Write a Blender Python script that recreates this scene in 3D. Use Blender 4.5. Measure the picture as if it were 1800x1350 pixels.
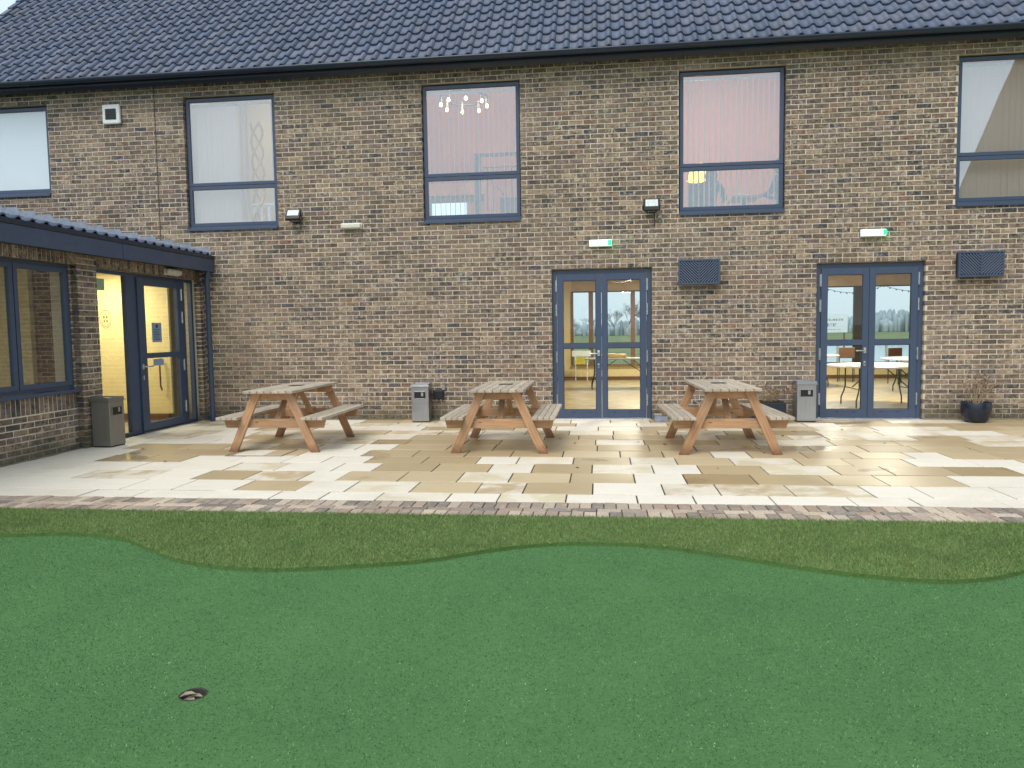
import bpy, bmesh, math, random
import numpy as np
from mathutils import Matrix, Vector
random.seed(7); RNG = np.random.default_rng(7)
for o in list(bpy.data.objects): bpy.data.objects.remove(o)
S = bpy.context.scene; COL = S.collection
# ------------------------------------------------------------ camera
YAW, PITCH, ROLL, FPX, CAMD, CAMH = 0.1185, 0.0723, -0.0149, 1319.16, 12.107, 1.4717
cy, sy = math.cos(YAW), math.sin(YAW)
fw = Vector((-sy*math.cos(PITCH), cy*math.cos(PITCH), -math.sin(PITCH)))
r0 = Vector((cy, sy, 0)); u0 = r0.cross(fw)
rr = r0*math.cos(ROLL)+u0*math.sin(ROLL); uu = -r0*math.sin(ROLL)+u0*math.cos(ROLL)
cd = bpy.data.cameras.new('camera'); cam = bpy.data.objects.new('camera', cd); COL.objects.link(cam)
cd.sensor_width = 36; cd.lens = FPX/1800*36; cd.clip_end = 3000; cd.clip_start = .05
M = Matrix.Identity(4)
for i in range(3): M[i][0], M[i][1], M[i][2] = rr[i], uu[i], -fw[i]
M[0][3], M[1][3], M[2][3] = 0, -CAMD, CAMH
cam.matrix_world = M; S.camera = cam
CAM = Vector((0, -CAMD, CAMH))
# ------------------------------------------------------------ sky and sun (overcast)
SUN_EL, SUN_ROT = math.radians(50), math.radians(200)
W = bpy.data.worlds.new('World'); S.world = W; W.use_nodes = True
wn, wl = W.node_tree.nodes, W.node_tree.links; wn.clear()
wo = wn.new('ShaderNodeOutputWorld'); bg = wn.new('ShaderNodeBackground'); sk = wn.new('ShaderNodeTexSky')
sk.sky_type = 'NISHITA'; sk.sun_disc = False; sk.sun_elevation = SUN_EL; sk.sun_rotation = SUN_ROT
sk.air_density = 1.0; sk.dust_density = 4.0; sk.ozone_density = 1.5
mx = wn.new('ShaderNodeMix'); mx.data_type = 'RGBA'; mx.inputs[0].default_value = .72
mx.inputs[7].default_value = (8.3, 9.9, 10.6, 1)
wl.new(sk.outputs[0], mx.inputs[6]); wl.new(mx.outputs[2], bg.inputs[0]); bg.inputs[1].default_value = .085
wl.new(bg.outputs[0], wo.inputs[0])
sl = bpy.data.lights.new('sun', 'SUN'); sl.energy = 1.5; sl.angle = math.radians(35); sl.color = (1, .965, .9)
so = bpy.data.objects.new('sun', sl); COL.objects.link(so)
so.rotation_euler = (math.radians(36), 0, math.radians(-20))
S.view_settings.view_transform = 'Standard'; S.view_settings.look = 'None'
S.view_settings.exposure = .55; S.view_settings.gamma = 1
S.render.engine = 'CYCLES'
try:
    S.cycles.max_bounces = 8; S.cycles.transparent_max_bounces = 16; S.cycles.glossy_bounces = 3; S.cycles.diffuse_bounces = 4
except Exception: pass

# ------------------------------------------------------------ materials
def lin(c):
    return tuple((x/255/12.92 if x/255 <= .04045 else ((x/255+.055)/1.055)**2.4) for x in c)
class NT:
    def __init__(s, name):
        s.m = bpy.data.materials.new(name); s.m.use_nodes = True
        s.n, s.l = s.m.node_tree.nodes, s.m.node_tree.links; s.n.clear()
        s.out = s.n.new('ShaderNodeOutputMaterial'); s.b = s.n.new('ShaderNodeBsdfPrincipled')
        s.l.new(s.b.outputs[0], s.out.inputs[0])
        s.pos = s.n.new('ShaderNodeNewGeometry').outputs['Position']
    def lk(s, a, b): s.l.new(a, b)
    def val(s, sock, v):
        if hasattr(v, 'default_value') or hasattr(v, 'is_linked'): s.l.new(v, sock)
        else: sock.default_value = v
    def math(s, op, a, b=0., clamp=False):
        n = s.n.new('ShaderNodeMath'); n.operation = op; n.use_clamp = clamp
        s.val(n.inputs[0], a); s.val(n.inputs[1], b); return n.outputs[0]
    def scl(s, v=(1, 1, 1), src=None):
        n = s.n.new('ShaderNodeVectorMath'); n.operation = 'MULTIPLY'; s.l.new(src or s.pos, n.inputs[0]); n.inputs[1].default_value = v; return n.outputs[0]
    def noise(s, scale, detail=4, rough=.6, vec=None, dist=0):
        n = s.n.new('ShaderNodeTexNoise'); n.inputs['Scale'].default_value = scale; n.inputs['Detail'].default_value = detail
        n.inputs['Roughness'].default_value = rough; n.inputs['Distortion'].default_value = dist
        s.l.new(vec or s.pos, n.inputs['Vector']); return n.outputs['Fac']
    def ramp(s, v, a, b, lo=0., hi=1.):
        n = s.n.new('ShaderNodeMapRange'); s.val(n.inputs[0], v)
        for i, x in enumerate((a, b, lo, hi)): s.val(n.inputs[i+1], x)
        n.clamp = True; return n.outputs[0]
    def mix(s, f, a, b, mode='MIX'):
        n = s.n.new('ShaderNodeMix'); n.data_type = 'RGBA'; n.blend_type = mode; s.val(n.inputs[0], f)
        for k, v in ((6, a), (7, b)):
            if isinstance(v, tuple): v = (v+(1,))[:4]
            s.val(n.inputs[k], v)
        return n.outputs[2]
    def bump(s, h, strength=.3, dist=.01):
        n = s.n.new('ShaderNodeBump'); n.inputs['Strength'].default_value = strength; n.inputs['Distance'].default_value = dist
        s.l.new(h, n.inputs['Height']); s.l.new(n.outputs[0], s.b.inputs['Normal']); return n
    def gray(s, v):
        n = s.n.new('ShaderNodeCombineColor')
        for i in range(3): s.l.new(v, n.inputs[i])
        return n.outputs[0]
    def base(s, v): s.val(s.b.inputs['Base Color'], (v+(1,))[:4] if isinstance(v, tuple) else v)
    def rough(s, v): s.val(s.b.inputs['Roughness'], v)
    def attr(s, name='Col'):
        n = s.n.new('ShaderNodeAttribute'); n.attribute_name = name; return n.outputs['Color']
    def info(s): return s.n.new('ShaderNodeObjectInfo')
    def sep(s):
        n = s.n.new('ShaderNodeSeparateXYZ'); s.l.new(s.pos, n.inputs[0]); return n.outputs
def simple(name, c, rough=.5, metal=0., nscale=30, namp=.12, bump=0., spec=None):
    t = NT(name); f = t.ramp(t.noise(nscale, 5), .3, .7, 1-namp, 1+namp)
    t.base(t.mix(1., lin(c), t.gray(f), 'MULTIPLY')); t.rough(t.ramp(t.noise(nscale*.7, 3), .3, .7, max(0, rough-.08), min(1, rough+.08)))
    t.b.inputs['Metallic'].default_value = metal
    if bump: t.bump(t.noise(nscale*3, 5), bump, .005)
    return t.m
def emit(name, c, s):
    t = NT(name); t.base(lin(c)); t.b.inputs['Emission Color'].default_value = lin(c)+(1,); t.b.inputs['Emission Strength'].default_value = s; return t.m
def mat_brick(name, use_obj):
    t = NT(name)
    c = t.info().outputs['Color'] if use_obj else t.attr()
    # kiln mottling within each brick
    n1 = t.noise(17, 6, .74, vec=t.scl((.8, .8, 1.2))); n2 = t.noise(9, 4, .6)
    c = t.mix(1., c, t.gray(t.ramp(n1, .34, .66, .42, 1.55)), 'MULTIPLY')
    c = t.mix(t.ramp(n2, .45, .72, 0, .38), c, lin((142, 128, 110)))
    # lime and mortar smeared over the arrises
    sm = t.math('MULTIPLY', t.ramp(t.noise(15, 5, .8, dist=.8), .50, .60), t.ramp(t.noise(2.0, 4), .34, .58))
    c = t.mix(t.math('MULTIPLY', sm, .6), c, lin((198, 186, 164)))
    burn = t.noise(19, 3, .6, vec=t.scl((1, 1, 1.4))); c = t.mix(t.ramp(burn, .60, .65, 0, .92), c, lin((34, 31, 32)))
    bl = t.math('MULTIPLY', t.ramp(t.noise(.45, 3, .6), .50, .66), t.ramp(t.noise(5, 5, .7), .35, .7))
    c = t.mix(t.math('MULTIPLY', bl, .45), c, lin((182, 164, 144)))
    # rain streaks below the openings and gutter joints
    st = t.math('MULTIPLY', t.ramp(t.noise(1, 4, .6, vec=t.scl((3.2, 3.2, .22))), .56, .72), .35)
    c = t.mix(st, c, lin((82, 76, 66)))
    z = t.sep()[2]
    damp = t.math('MULTIPLY', t.ramp(t.math('ADD', z, t.math('MULTIPLY', t.noise(3, 4), .5)), .30, .62, 1, 0), .55)
    c = t.mix(damp, c, lin((72, 72, 52)))
    t.base(c); t.rough(t.ramp(n1, .3, .7, .78, .95)); t.bump(t.noise(70, 6, .7), .5, .004)
    return t.m
def mat_mortar():
    t = NT('mortar'); n = t.noise(50, 5)
    c = t.mix(t.ramp(t.noise(.8, 3), .35, .7), lin((196, 184, 164)), lin((224, 212, 192)))
    c = t.mix(1., c, t.gray(t.ramp(n, .3, .7, .8, 1.1)), 'MULTIPLY')
    z = t.sep()[2]
    damp = t.math('MULTIPLY', t.ramp(t.math('ADD', z, t.math('MULTIPLY', t.noise(3, 4), .5)), .30, .62, 1, 0), .7)
    c = t.mix(damp, c, lin((84, 84, 64)))
    t.base(c); t.rough(.95); t.bump(t.noise(150, 4), .4, .003); return t.m
def mat_stone():
    t = NT('sandstone'); i = t.info(); c = i.outputs['Color']; wet = i.outputs['Alpha']
    # alpha: 1 = rain-soaked buff, 0 = dried pale, between = drying patch with an irregular edge
    n = t.noise(2.6, 5, .6, dist=.6); grain = t.noise(55, 6, .7)
    dry = t.ramp(t.math('ADD', n, t.math('MULTIPLY', wet, .9)), .82, .98, 1, 0)
    col = t.mix(dry, c, t.mix(.8, c, lin((222, 213, 200))))
    col = t.mix(1., col, t.gray(t.ramp(grain, .25, .75, .86, 1.12)), 'MULTIPLY')
    col = t.mix(t.ramp(t.noise(1.1, 4), .5, .75, 0, .22), col, lin((138, 118, 88)))
    col = t.mix(t.ramp(t.noise(1, 5, .7, vec=t.scl((2.2, 14, 1))), .55, .75, 0, .28), col, lin((160, 146, 122)))
    col = t.mix(t.ramp(t.noise(120, 3), .68, .74, 0, .5), col, lin((105, 92, 72)))
    pud = t.ramp(t.noise(.9, 2, .4), .60, .68)
    pud = t.math('MULTIPLY', pud, t.ramp(wet, .6, .9))
    t.base(t.mix(t.math('MULTIPLY', pud, .22), col, lin((120, 102, 76))))
    r = t.ramp(wet, 0, 1, .62, .38); r = t.math('ADD', r, t.ramp(grain, .3, .7, -.06, .08))
    t.rough(t.math('MULTIPLY', r, t.ramp(pud, 0, 1, 1, .22)))
    b = t.bump(grain, .25, .003); return t.m
def mat_block():
    t = NT('clay_block'); c = t.info().outputs['Color']
    c = t.mix(1., c, t.gray(t.ramp(t.noise(45, 6, .7), .25, .75, .65, 1.3)), 'MULTIPLY')
    c = t.mix(t.ramp(t.noise(14, 4), .55, .7, 0, .5), c, lin((196, 184, 162)))
    t.base(c); t.rough(.6); t.bump(t.noise(90, 5), .4, .003); return t.m
def mat_wood(name, c1, c2, c3=None, rough=.65):
    t = NT(name); tc = t.n.new('ShaderNodeTexCoord').outputs['Generated']
    rnd = t.info().outputs['Random']
    oc = t.n.new('ShaderNodeTexCoord').outputs['UV']
    v = t.scl((3, 60, 1), src=oc); g = t.noise(1.5, 6, .65, vec=v, dist=.8)
    v2 = t.scl((1.2, 9, 1), src=oc); g2 = t.noise(1.3, 4, .5, vec=v2, dist=1.5)
    c = t.mix(t.ramp(g, .3, .7), lin(c1), lin(c2)); c = t.mix(t.ramp(g2, .58, .75, 0, .55), c, lin(c3 or c1))
    kn = t.n.new('ShaderNodeTexVoronoi'); kn.inputs['Scale'].default_value = 3.2; t.lk(t.scl((1, 3, 1), src=oc), kn.inputs['Vector'])
    c = t.mix(t.ramp(kn.outputs['Distance'], .05, .11, .75, 0), c, lin((70, 42, 28)))
    c = t.mix(1., c, t.gray(t.ramp(rnd, 0, 1, .84, 1.14)), 'MULTIPLY')
    ob = t.n.new('ShaderNodeTexCoord').outputs['Object']; sx = t.n.new('ShaderNodeSeparateXYZ'); t.lk(ob, sx.inputs[0])
    wick = t.ramp(t.math('ADD', sx.outputs[2], t.math('MULTIPLY', t.noise(22, 4), .12)), .08, .20, .75, 0); c = t.mix(wick, c, lin((104, 66, 44)))
    wth = t.ramp(t.noise(2.2, 4), .4, .7, .0, .3); c = t.mix(wth, c, lin((150, 132, 118)))
    t.base(c); t.rough(rough); t.bump(g, .35, .003); return t.m
def mat_green():
    t = NT('putting_carpet')
    v = t.scl((16, 150, 1)); s1 = t.noise(1, 5, .7, vec=v); s2 = t.noise(230, 4, .8); s3 = t.noise(1.2, 4, .6)
    c = t.mix(t.ramp(s1, .3, .7), lin((60, 100, 54)), lin((88, 132, 76)))
    c = t.mix(t.ramp(s2, .3, .72, 0, .75), c, lin((42, 82, 44))); c = t.mix(t.ramp(s3, .35, .7, 0, .35), c, lin((90, 132, 74)))
    t.base(c); t.rough(.9); t.bump(s2, .7, .006); return t.m
def mat_grass(name, c1=(132, 152, 92), c2=(62, 88, 40)):
    t = NT(name); c = t.attr()
    c = t.mix(t.ramp(t.noise(1.7, 4, .6), .42, .72, 0, .5), c, lin(c1)); c = t.mix(t.ramp(t.noise(2.6, 4, .6, dist=.5), .5, .75, 0, .5), c, lin(c2))
    c = t.mix(t.ramp(t.noise(1, 4, .7, vec=t.scl((5, 60, 1))), .45, .75, 0, .45), c, lin(c2)); c = t.mix(1., c, t.gray(t.ramp(t.noise(48, 4, .7), .32, .68, .62, 1.34)), 'MULTIPLY')
    t.base(c); t.rough(.75); return t.m
def mat_tile(name, use_obj):
    t = NT(name); c = t.info().outputs['Color'] if use_obj else t.attr()
    c = t.mix(1., c, t.gray(t.ramp(t.noise(18, 5), .3, .7, .82, 1.15)), 'MULTIPLY')
    c = t.mix(t.ramp(t.noise(1.3, 4), .5, .8, 0, .25), c, lin((108, 112, 132)))
    t.base(c); t.rough(t.ramp(t.noise(25, 4), .3, .7, .5, .64)); t.b.inputs['Specular IOR Level'].default_value = .5
    t.bump(t.noise(60, 4), .12, .003); return t.m
def mat_glass(name, ior=1.6, tint=(.9, .93, .93)):
    t = NT(name); t.n.remove(t.b)
    tr = t.n.new('ShaderNodeBsdfTransparent'); tr.inputs[0].default_value = tint+(1,)
    gl = t.n.new('ShaderNodeBsdfGlossy'); gl.inputs['Roughness'].default_value = .01; gl.inputs['Color'].default_value = (.95, .97, 1, 1)
    ge = t.n.new('ShaderNodeNewGeometry'); dt_ = t.n.new('ShaderNodeVectorMath'); dt_.operation = 'DOT_PRODUCT'; t.lk(ge.outputs['Incoming'], dt_.inputs[0]); t.lk(ge.outputs['Normal'], dt_.inputs[1])
    c_ = t.math('SUBTRACT', 1., t.math('ABSOLUTE', dt_.outputs['Value']), True); f_ = t.math('ADD', t.math('MULTIPLY', t.math('POWER', c_, 5.), 1-ior), ior, True)
    nb = t.n.new('ShaderNodeBump'); nb.inputs['Strength'].default_value = .02; nb.inputs['Distance'].default_value = .02
    t.lk(t.noise(1.3, 1), nb.inputs['Height']); t.lk(nb.outputs[0], gl.inputs['Normal'])
    ms = t.n.new('ShaderNodeMixShader'); t.lk(f_, ms.inputs[0]); t.lk(tr.outputs[0], ms.inputs[1]); t.lk(gl.outputs[0], ms.inputs[2])
    t.lk(ms.outputs[0], t.out.inputs[0]); return t.m
def mat_metal(name, c, rough, metal=1.):
    t = NT(name); v = t.scl((140, 140, 2)); g = t.noise(1, 4, .6, vec=v)
    t.base(t.mix(t.ramp(g, .3, .7), lin(c), tuple(x*.8 for x in lin(c)))); t.b.inputs['Metallic'].default_value = metal
    t.rough(t.math('ADD', t.ramp(g, .3, .7, rough-.05, rough+.07), t.ramp(t.noise(6, 4), .4, .7, -.02, .1))); return t.m
def mat_floor():
    t = NT('wood_floor'); v = t.scl((.9, 12, 1)); g = t.ramp(t.noise(2.4, 5, .7, vec=v), .36, .62); g2 = t.noise(30, 4, .6, vec=t.scl((.25, 3, 1)))
    c = t.mix(t.ramp(g, .3, .7), lin((138, 118, 82)), lin((210, 194, 148))); c = t.mix(t.ramp(g2, .4, .7, 0, .35), c, lin((120, 88, 52)))
    t.base(c); t.rough(.35); return t.m
MAT = dict(
 frame=simple('anthracite_frame', (62, 76, 101), .42, 0, 12, .06), frame_dark=simple('frame_rebate', (22, 27, 38), .6),
 gutter=simple('gutter_plastic', (34, 44, 62), .35), fascia=simple('fascia_board', (64, 76, 102), .42, 0, 6, .08),
 brick_o=mat_brick('brick_single', True), brick_a=mat_brick('brick_course', False), mortar=mat_mortar(), stone=mat_stone(), block=mat_block(),
 joint=simple('joint_sand', (66, 58, 48), .95, 0, 60, .3), wood=mat_wood('treated_pine', (152, 112, 80), (204, 160, 120), (116, 78, 54)),
 wood_top=mat_wood('weathered_pine', (150, 136, 120), (204, 192, 176), (118, 98, 80)), green=mat_green(), grass=mat_grass('turf_blade'), pile=mat_grass('green_pile', (92, 144, 80), (45, 86, 42)),
 tile_o=mat_tile('pantile_single', True), tile_a=mat_tile('pantile_course', False), glass=mat_glass('window_glass', .09), glass_door=mat_glass('door_glass', .03, (.96, .98, .98)), glass_up=mat_glass('upper_glass', .20, (.96, .98, .99)),
 steel=mat_metal('brushed_steel', (178, 178, 182), .34), dark_steel=mat_metal('dull_steel', (150, 147, 142), .42, .65), bright=mat_metal('polished_metal', (225, 225, 228), .25),
 black=simple('black_plastic', (18, 19, 22), .5), lead=simple('lead_flashing', (132, 142, 160), .5, 0, 9, .25), white=simple('white_plastic', (226, 228, 228), .4),
 soil=simple('soil', (40, 32, 26), .95), pot=simple('glazed_pot', (26, 34, 50), .3, 0, 8, .15), plaster=simple('cream_paint', (216, 198, 150), .7), pink=simple('pink_plaster', (216, 152, 132), .8, 0, 2, .05),
 dwall=simple('beige_paint', (166, 146, 112), .8), skirt=simple('brown_skirting', (104, 72, 50), .5), floor=mat_floor(), ceil=simple('timber_ceiling', (190, 166, 128), .7, 0, 4, .1),
 post=simple('brown_post', (112, 80, 58), .6), dpost=simple('dark_post', (44, 36, 32), .6), tabletop=simple('white_tabletop', (232, 234, 236), .3, 0, 3, .03), tleg=simple('table_leg_paint', (40, 44, 46), .4),
 vane=simple('vent_blade', (96, 108, 132), .4), slat=None, yellow=simple('yellow_board', (246, 228, 168), .6, 0, 4, .05), paper=simple('printed_paper', (138, 158, 182), .8), paperw=simple('pale_sheet', (214, 224, 226), .7),
 field=None, water=simple('lake_water', (150, 176, 186), .12), bark=simple('bare_branch', (104, 100, 98), .9), stem=simple('dry_stem', (168, 146, 112), .9), petal=simple('dry_petal', (140, 118, 104), .9, 0, 60, .4),
 cloth=simple('cream_cloth', (216, 190, 140), .9), plant_dark=simple('dark_fabric', (50, 58, 74), .9), skin=simple('skin', (180, 130, 105), .6), hair=simple('hair', (48, 38, 34), .7),
 leaf=simple('dead_leaf', (72, 50, 34), .8), hole=simple('cup_liner', (52, 47, 40), .8, 0, 40, .4), concrete=simple('concrete_lip', (150, 146, 138), .8), brickline=simple('sealant', (70, 60, 50), .9),
)
t = NT('vane_fabric'); t.base(lin((214, 208, 206))); t.rough(.8)
_tr = t.n.new('ShaderNodeBsdfTranslucent'); _tr.inputs[0].default_value = lin((214, 200, 190))+(1,); _ms = t.n.new('ShaderNodeMixShader'); _ms.inputs[0].default_value = .45
t.lk(t.b.outputs[0], _ms.inputs[1]); t.lk(_tr.outputs[0], _ms.inputs[2]); t.lk(_ms.outputs[0], t.out.inputs[0]); MAT['slat'] = t.m
t = NT('field_ground'); t.base(t.mix(t.ramp(t.noise(.15, 5), .3, .7), lin((84, 100, 60)), lin((120, 128, 88)))); t.rough(.95); MAT['field'] = t.m

# ------------------------------------------------------------ builders
def tag(o, label=None, cat=None, group=None, kind=None):
    if label: o['label'] = label
    if cat: o['category'] = cat
    if group: o['group'] = group
    if kind: o['kind'] = kind
    return o
def link(o, parent=None):
    COL.objects.link(o)
    if parent is not None: o.parent = parent
    return o
def empty(name, loc=(0, 0, 0), rz=0, parent=None):
    o = bpy.data.objects.new(name, None); o.location = loc; o.rotation_euler = (0, 0, rz); o.empty_display_size = .2
    return link(o, parent)
class MB:
    def __init__(s): s.v = []; s.f = []; s.c = []; s.uv = []; s.sm = []
    def add(s, vs, fs, col=None, smooth=False):
        n = len(s.v); s.v.extend(vs)
        for f in fs: s.f.append(tuple(i+n for i in f)); s.c.append(col or (1, 1, 1)); s.sm.append(smooth)
        return s
    def box(s, x0, x1, y0, y1, z0, z1, col=None):
        v = [(x0, y0, z0), (x1, y0, z0), (x1, y1, z0), (x0, y1, z0), (x0, y0, z1), (x1, y0, z1), (x1, y1, z1), (x0, y1, z1)]
        s.add(v, [(3, 2, 1, 0), (4, 5, 6, 7), (0, 1, 5, 4), (1, 2, 6, 5), (2, 3, 7, 6), (3, 0, 4, 7)], col); return s
    def cbox(s, x0, x1, y0, y1, z0, z1, e=.003, col=None, face='y-'):
        # box with a chamfered outer face; the back is left off
        if face == 'y-':
            v = [(x0, y1, z0), (x1, y1, z0), (x1, y1, z1), (x0, y1, z1), (x0, y0+e, z0), (x1, y0+e, z0), (x1, y0+e, z1), (x0, y0+e, z1), (x0+e, y0, z0+e), (x1-e, y0, z0+e), (x1-e, y0, z1-e), (x0+e, y0, z1-e)]
            f = [(0, 1, 5, 4), (1, 2, 6, 5), (2, 3, 7, 6), (3, 0, 4, 7), (4, 5, 9, 8), (5, 6, 10, 9), (6, 7, 11, 10), (7, 4, 8, 11), (8, 9, 10, 11)]
        else:  # top face z+
            v = [(x0, y0, z0), (x1, y0, z0), (x1, y1, z0), (x0, y1, z0), (x0, y0, z1-e), (x1, y0, z1-e), (x1, y1, z1-e), (x0, y1, z1-e), (x0+e, y0+e, z1), (x1-e, y0+e, z1), (x1-e, y1-e, z1), (x0+e, y1-e, z1)]
            f = [(0, 1, 5, 4), (1, 2, 6, 5), (2, 3, 7, 6), (3, 0, 4, 7), (4, 5, 9, 8), (5, 6, 10, 9), (6, 7, 11, 10), (7, 4, 8, 11), (8, 9, 10, 11)]
        s.add(v, f, col); return s
    def tube(s, pts, r, n=8, col=None, cap=True):
        pts = [Vector(p) for p in pts]; rs = r if isinstance(r, (list, tuple)) else [r]*len(pts); vs = []; prev = None
        for i, p in enumerate(pts):
            d = (pts[min(i+1, len(pts)-1)]-pts[max(i-1, 0)]).normalized()
            a = prev if prev is not None else (Vector((0, 0, 1)) if abs(d.z) < .9 else Vector((1, 0, 0)))
            x = a.cross(d)
            if x.length < 1e-4: x = Vector((0, 1, 0)).cross(d)
            x.normalize(); y = d.cross(x); prev = y
            prev = y
            for k in range(n):
                t_ = 2*math.pi*k/n; vs.append(tuple(p+(x*math.cos(t_)+y*math.sin(t_))*rs[i]))
            prev = y
        fs = [(i*n+k, i*n+(k+1) % n, (i+1)*n+(k+1) % n, (i+1)*n+k) for i in range(len(pts)-1) for k in range(n)]
        s.add(vs, fs, col, True)
        if cap: s.add([vs[k] for k in range(n)][::-1], [tuple(range(n))], col); s.add(vs[-n:], [tuple(range(n))], col)
        return s
    def lathe(s, prof, cx=0, cy=0, n=24, col=None, a0=0, a1=2*math.pi, cap=False):
        vs = []; full = abs(a1-a0-2*math.pi) < 1e-6; m = n if full else n+1
        for (r, z) in prof:
            for k in range(m):
                t_ = a0+(a1-a0)*k/n; vs.append((cx+r*math.cos(t_), cy+r*math.sin(t_), z))
        fs = [(i*m+k, i*m+(k+1) % m, (i+1)*m+(k+1) % m, (i+1)*m+k) for i in range(len(prof)-1) for k in range(m if full else n)]
        s.add(vs, fs, col, True); return s
    def beam(s, a, b, w, t, up=(0, 0, 1), col=None):
        # squared timber from a to b, w across, t deep along 'up'
        a = Vector(a); b = Vector(b); d = (b-a).normalized(); upv = Vector(up); x = d.cross(upv).normalized(); y = x.cross(d).normalized()
        vs = []
        for p in (a, b):
            for sx, sy in ((-1, -1), (1, -1), (1, 1), (-1, 1)): vs.append(tuple(p+x*sx*w/2+y*sy*t/2))
        s.add(vs, [(3, 2, 1, 0), (4, 5, 6, 7), (0, 1, 5, 4), (1, 2, 6, 5), (2, 3, 7, 6), (3, 0, 4, 7)], col); return s
    def prism(s, poly, y0, y1, col=None):
        # poly in (x,z), extruded along y
        n = len(poly); vs = [(x, y0, z) for x, z in poly]+[(x, y1, z) for x, z in poly]
        s.add(vs, [tuple(range(n)), tuple(range(2*n-1, n-1, -1))]+[(i, i+n, (i+1) % n+n, (i+1) % n) for i in range(n)], col); return s
    def mesh(s, name, mat, colattr=False):
        me = bpy.data.meshes.new(name); me.from_pydata(s.v, [], s.f); me.materials.append(mat)
        if any(s.sm): me.polygons.foreach_set('use_smooth', s.sm)
        if colattr:
            a = me.attributes.new('Col', 'FLOAT_COLOR', 'FACE'); a.data.foreach_set('color', np.array([c+(1,) for c in s.c], 'f').ravel())
        me.validate(); me.update(); return me
    def build(s, name, mat, parent=None, colattr=False, loc=None, bevel=0, fix=True):
        me = s.mesh(name, mat, colattr)
        if fix:
            bm = bmesh.new(); bm.from_mesh(me); bmesh.ops.recalc_face_normals(bm, faces=bm.faces); bm.to_mesh(me); bm.free()
        o = bpy.data.objects.new(name, me); link(o, parent)
        if loc: o.location = loc
        if bevel:
            m = o.modifiers.new('bevel', 'BEVEL'); m.width = bevel; m.segments = 2; m.limit_method = 'ANGLE'
        return o
def copy_obj(o, parent=None, loc=None, rot=None):
    c = o.copy(); COL.objects.link(c); c.parent = parent
    if loc is not None: c.location = loc
    if rot is not None: c.rotation_euler = rot
    return c
def copy_tree(o, parent=None):
    c = o.copy(); COL.objects.link(c); c.parent = parent
    for ch in list(o.children): copy_tree(ch, c)
    return c
def plank(name, a, b, w, t, mat, parent, up=(0, 0, 1), bevel=.004):
    # board whose length runs along its UV u axis so the grain follows it
    mb = MB().beam(a, b, w, t, up); o = mb.build(name, mat, parent, bevel=bevel)
    me = o.data; L = (Vector(b)-Vector(a)); d = L.normalized(); x = d.cross(Vector(up)).normalized(); y = x.cross(d)
    uv = me.uv_layers.new(name='UVMap'); off = random.random()*30
    for p in me.polygons:
        for li in p.loop_indices:
            co = me.vertices[me.loops[li].vertex_index].co-Vector(a)
            uv.data[li].uv = (co.dot(d)+off, co.dot(x)+co.dot(y)+off)
    return o
def rot_uv_plank_fallback(): pass

# ------------------------------------------------------------ ground sheets
g = MB()
gz = -.16
g.add([(-1500, -1500, gz), (1500, -1500, gz), (1500, -12.9+0, gz), (-1500, -12.9, gz)], [(0, 1, 2, 3)])
g.add([(-1500, -12.9, gz), (1500, -12.9, gz), (1500, 1500, gz), (-1500, 1500, gz)], [(0, 1, 2, 3)])
tag(g.build('ground', MAT['field']), 'flat field of rough grass beyond and around the building', 'ground', kind='structure')

# patio
patio = MB().box(-6.78, 8.4, -5.87, -.002, -.059, -.012).build('patio', MAT['joint'])
tag(patio, 'wet sandstone patio in front of the brick building', 'patio', kind='structure')
BUFF = [(184, 163, 129), (192, 171, 137), (178, 157, 123), (198, 178, 145), (182, 160, 127)]
WHITE = [(218, 209, 195), (225, 217, 205), (210, 200, 184)]
def slab_col(k):
    j = random.uniform(-5, 5)
    if k == 'w': c = random.choice(WHITE); a = 0.
    elif k == 'b': c = random.choice(BUFF); a = 1.
    elif k == 'm': c = random.choice(BUFF); a = random.uniform(.38, .5)
    elif k == 'c': c = (206, 192, 164); a = random.uniform(.36, .46)
    elif k == 'd': c = (166, 144, 110); a = 1.
    return lin(tuple(max(0, min(255, q+j)) for q in c))+(a,)
def gx(px, py):      # pixel on the paving to the X of that point on the ground
    d = fw*FPX+rr*(px-900)-uu*(py-675); t_ = -CAMH/d.z; return (CAM+d*t_).x
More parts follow.
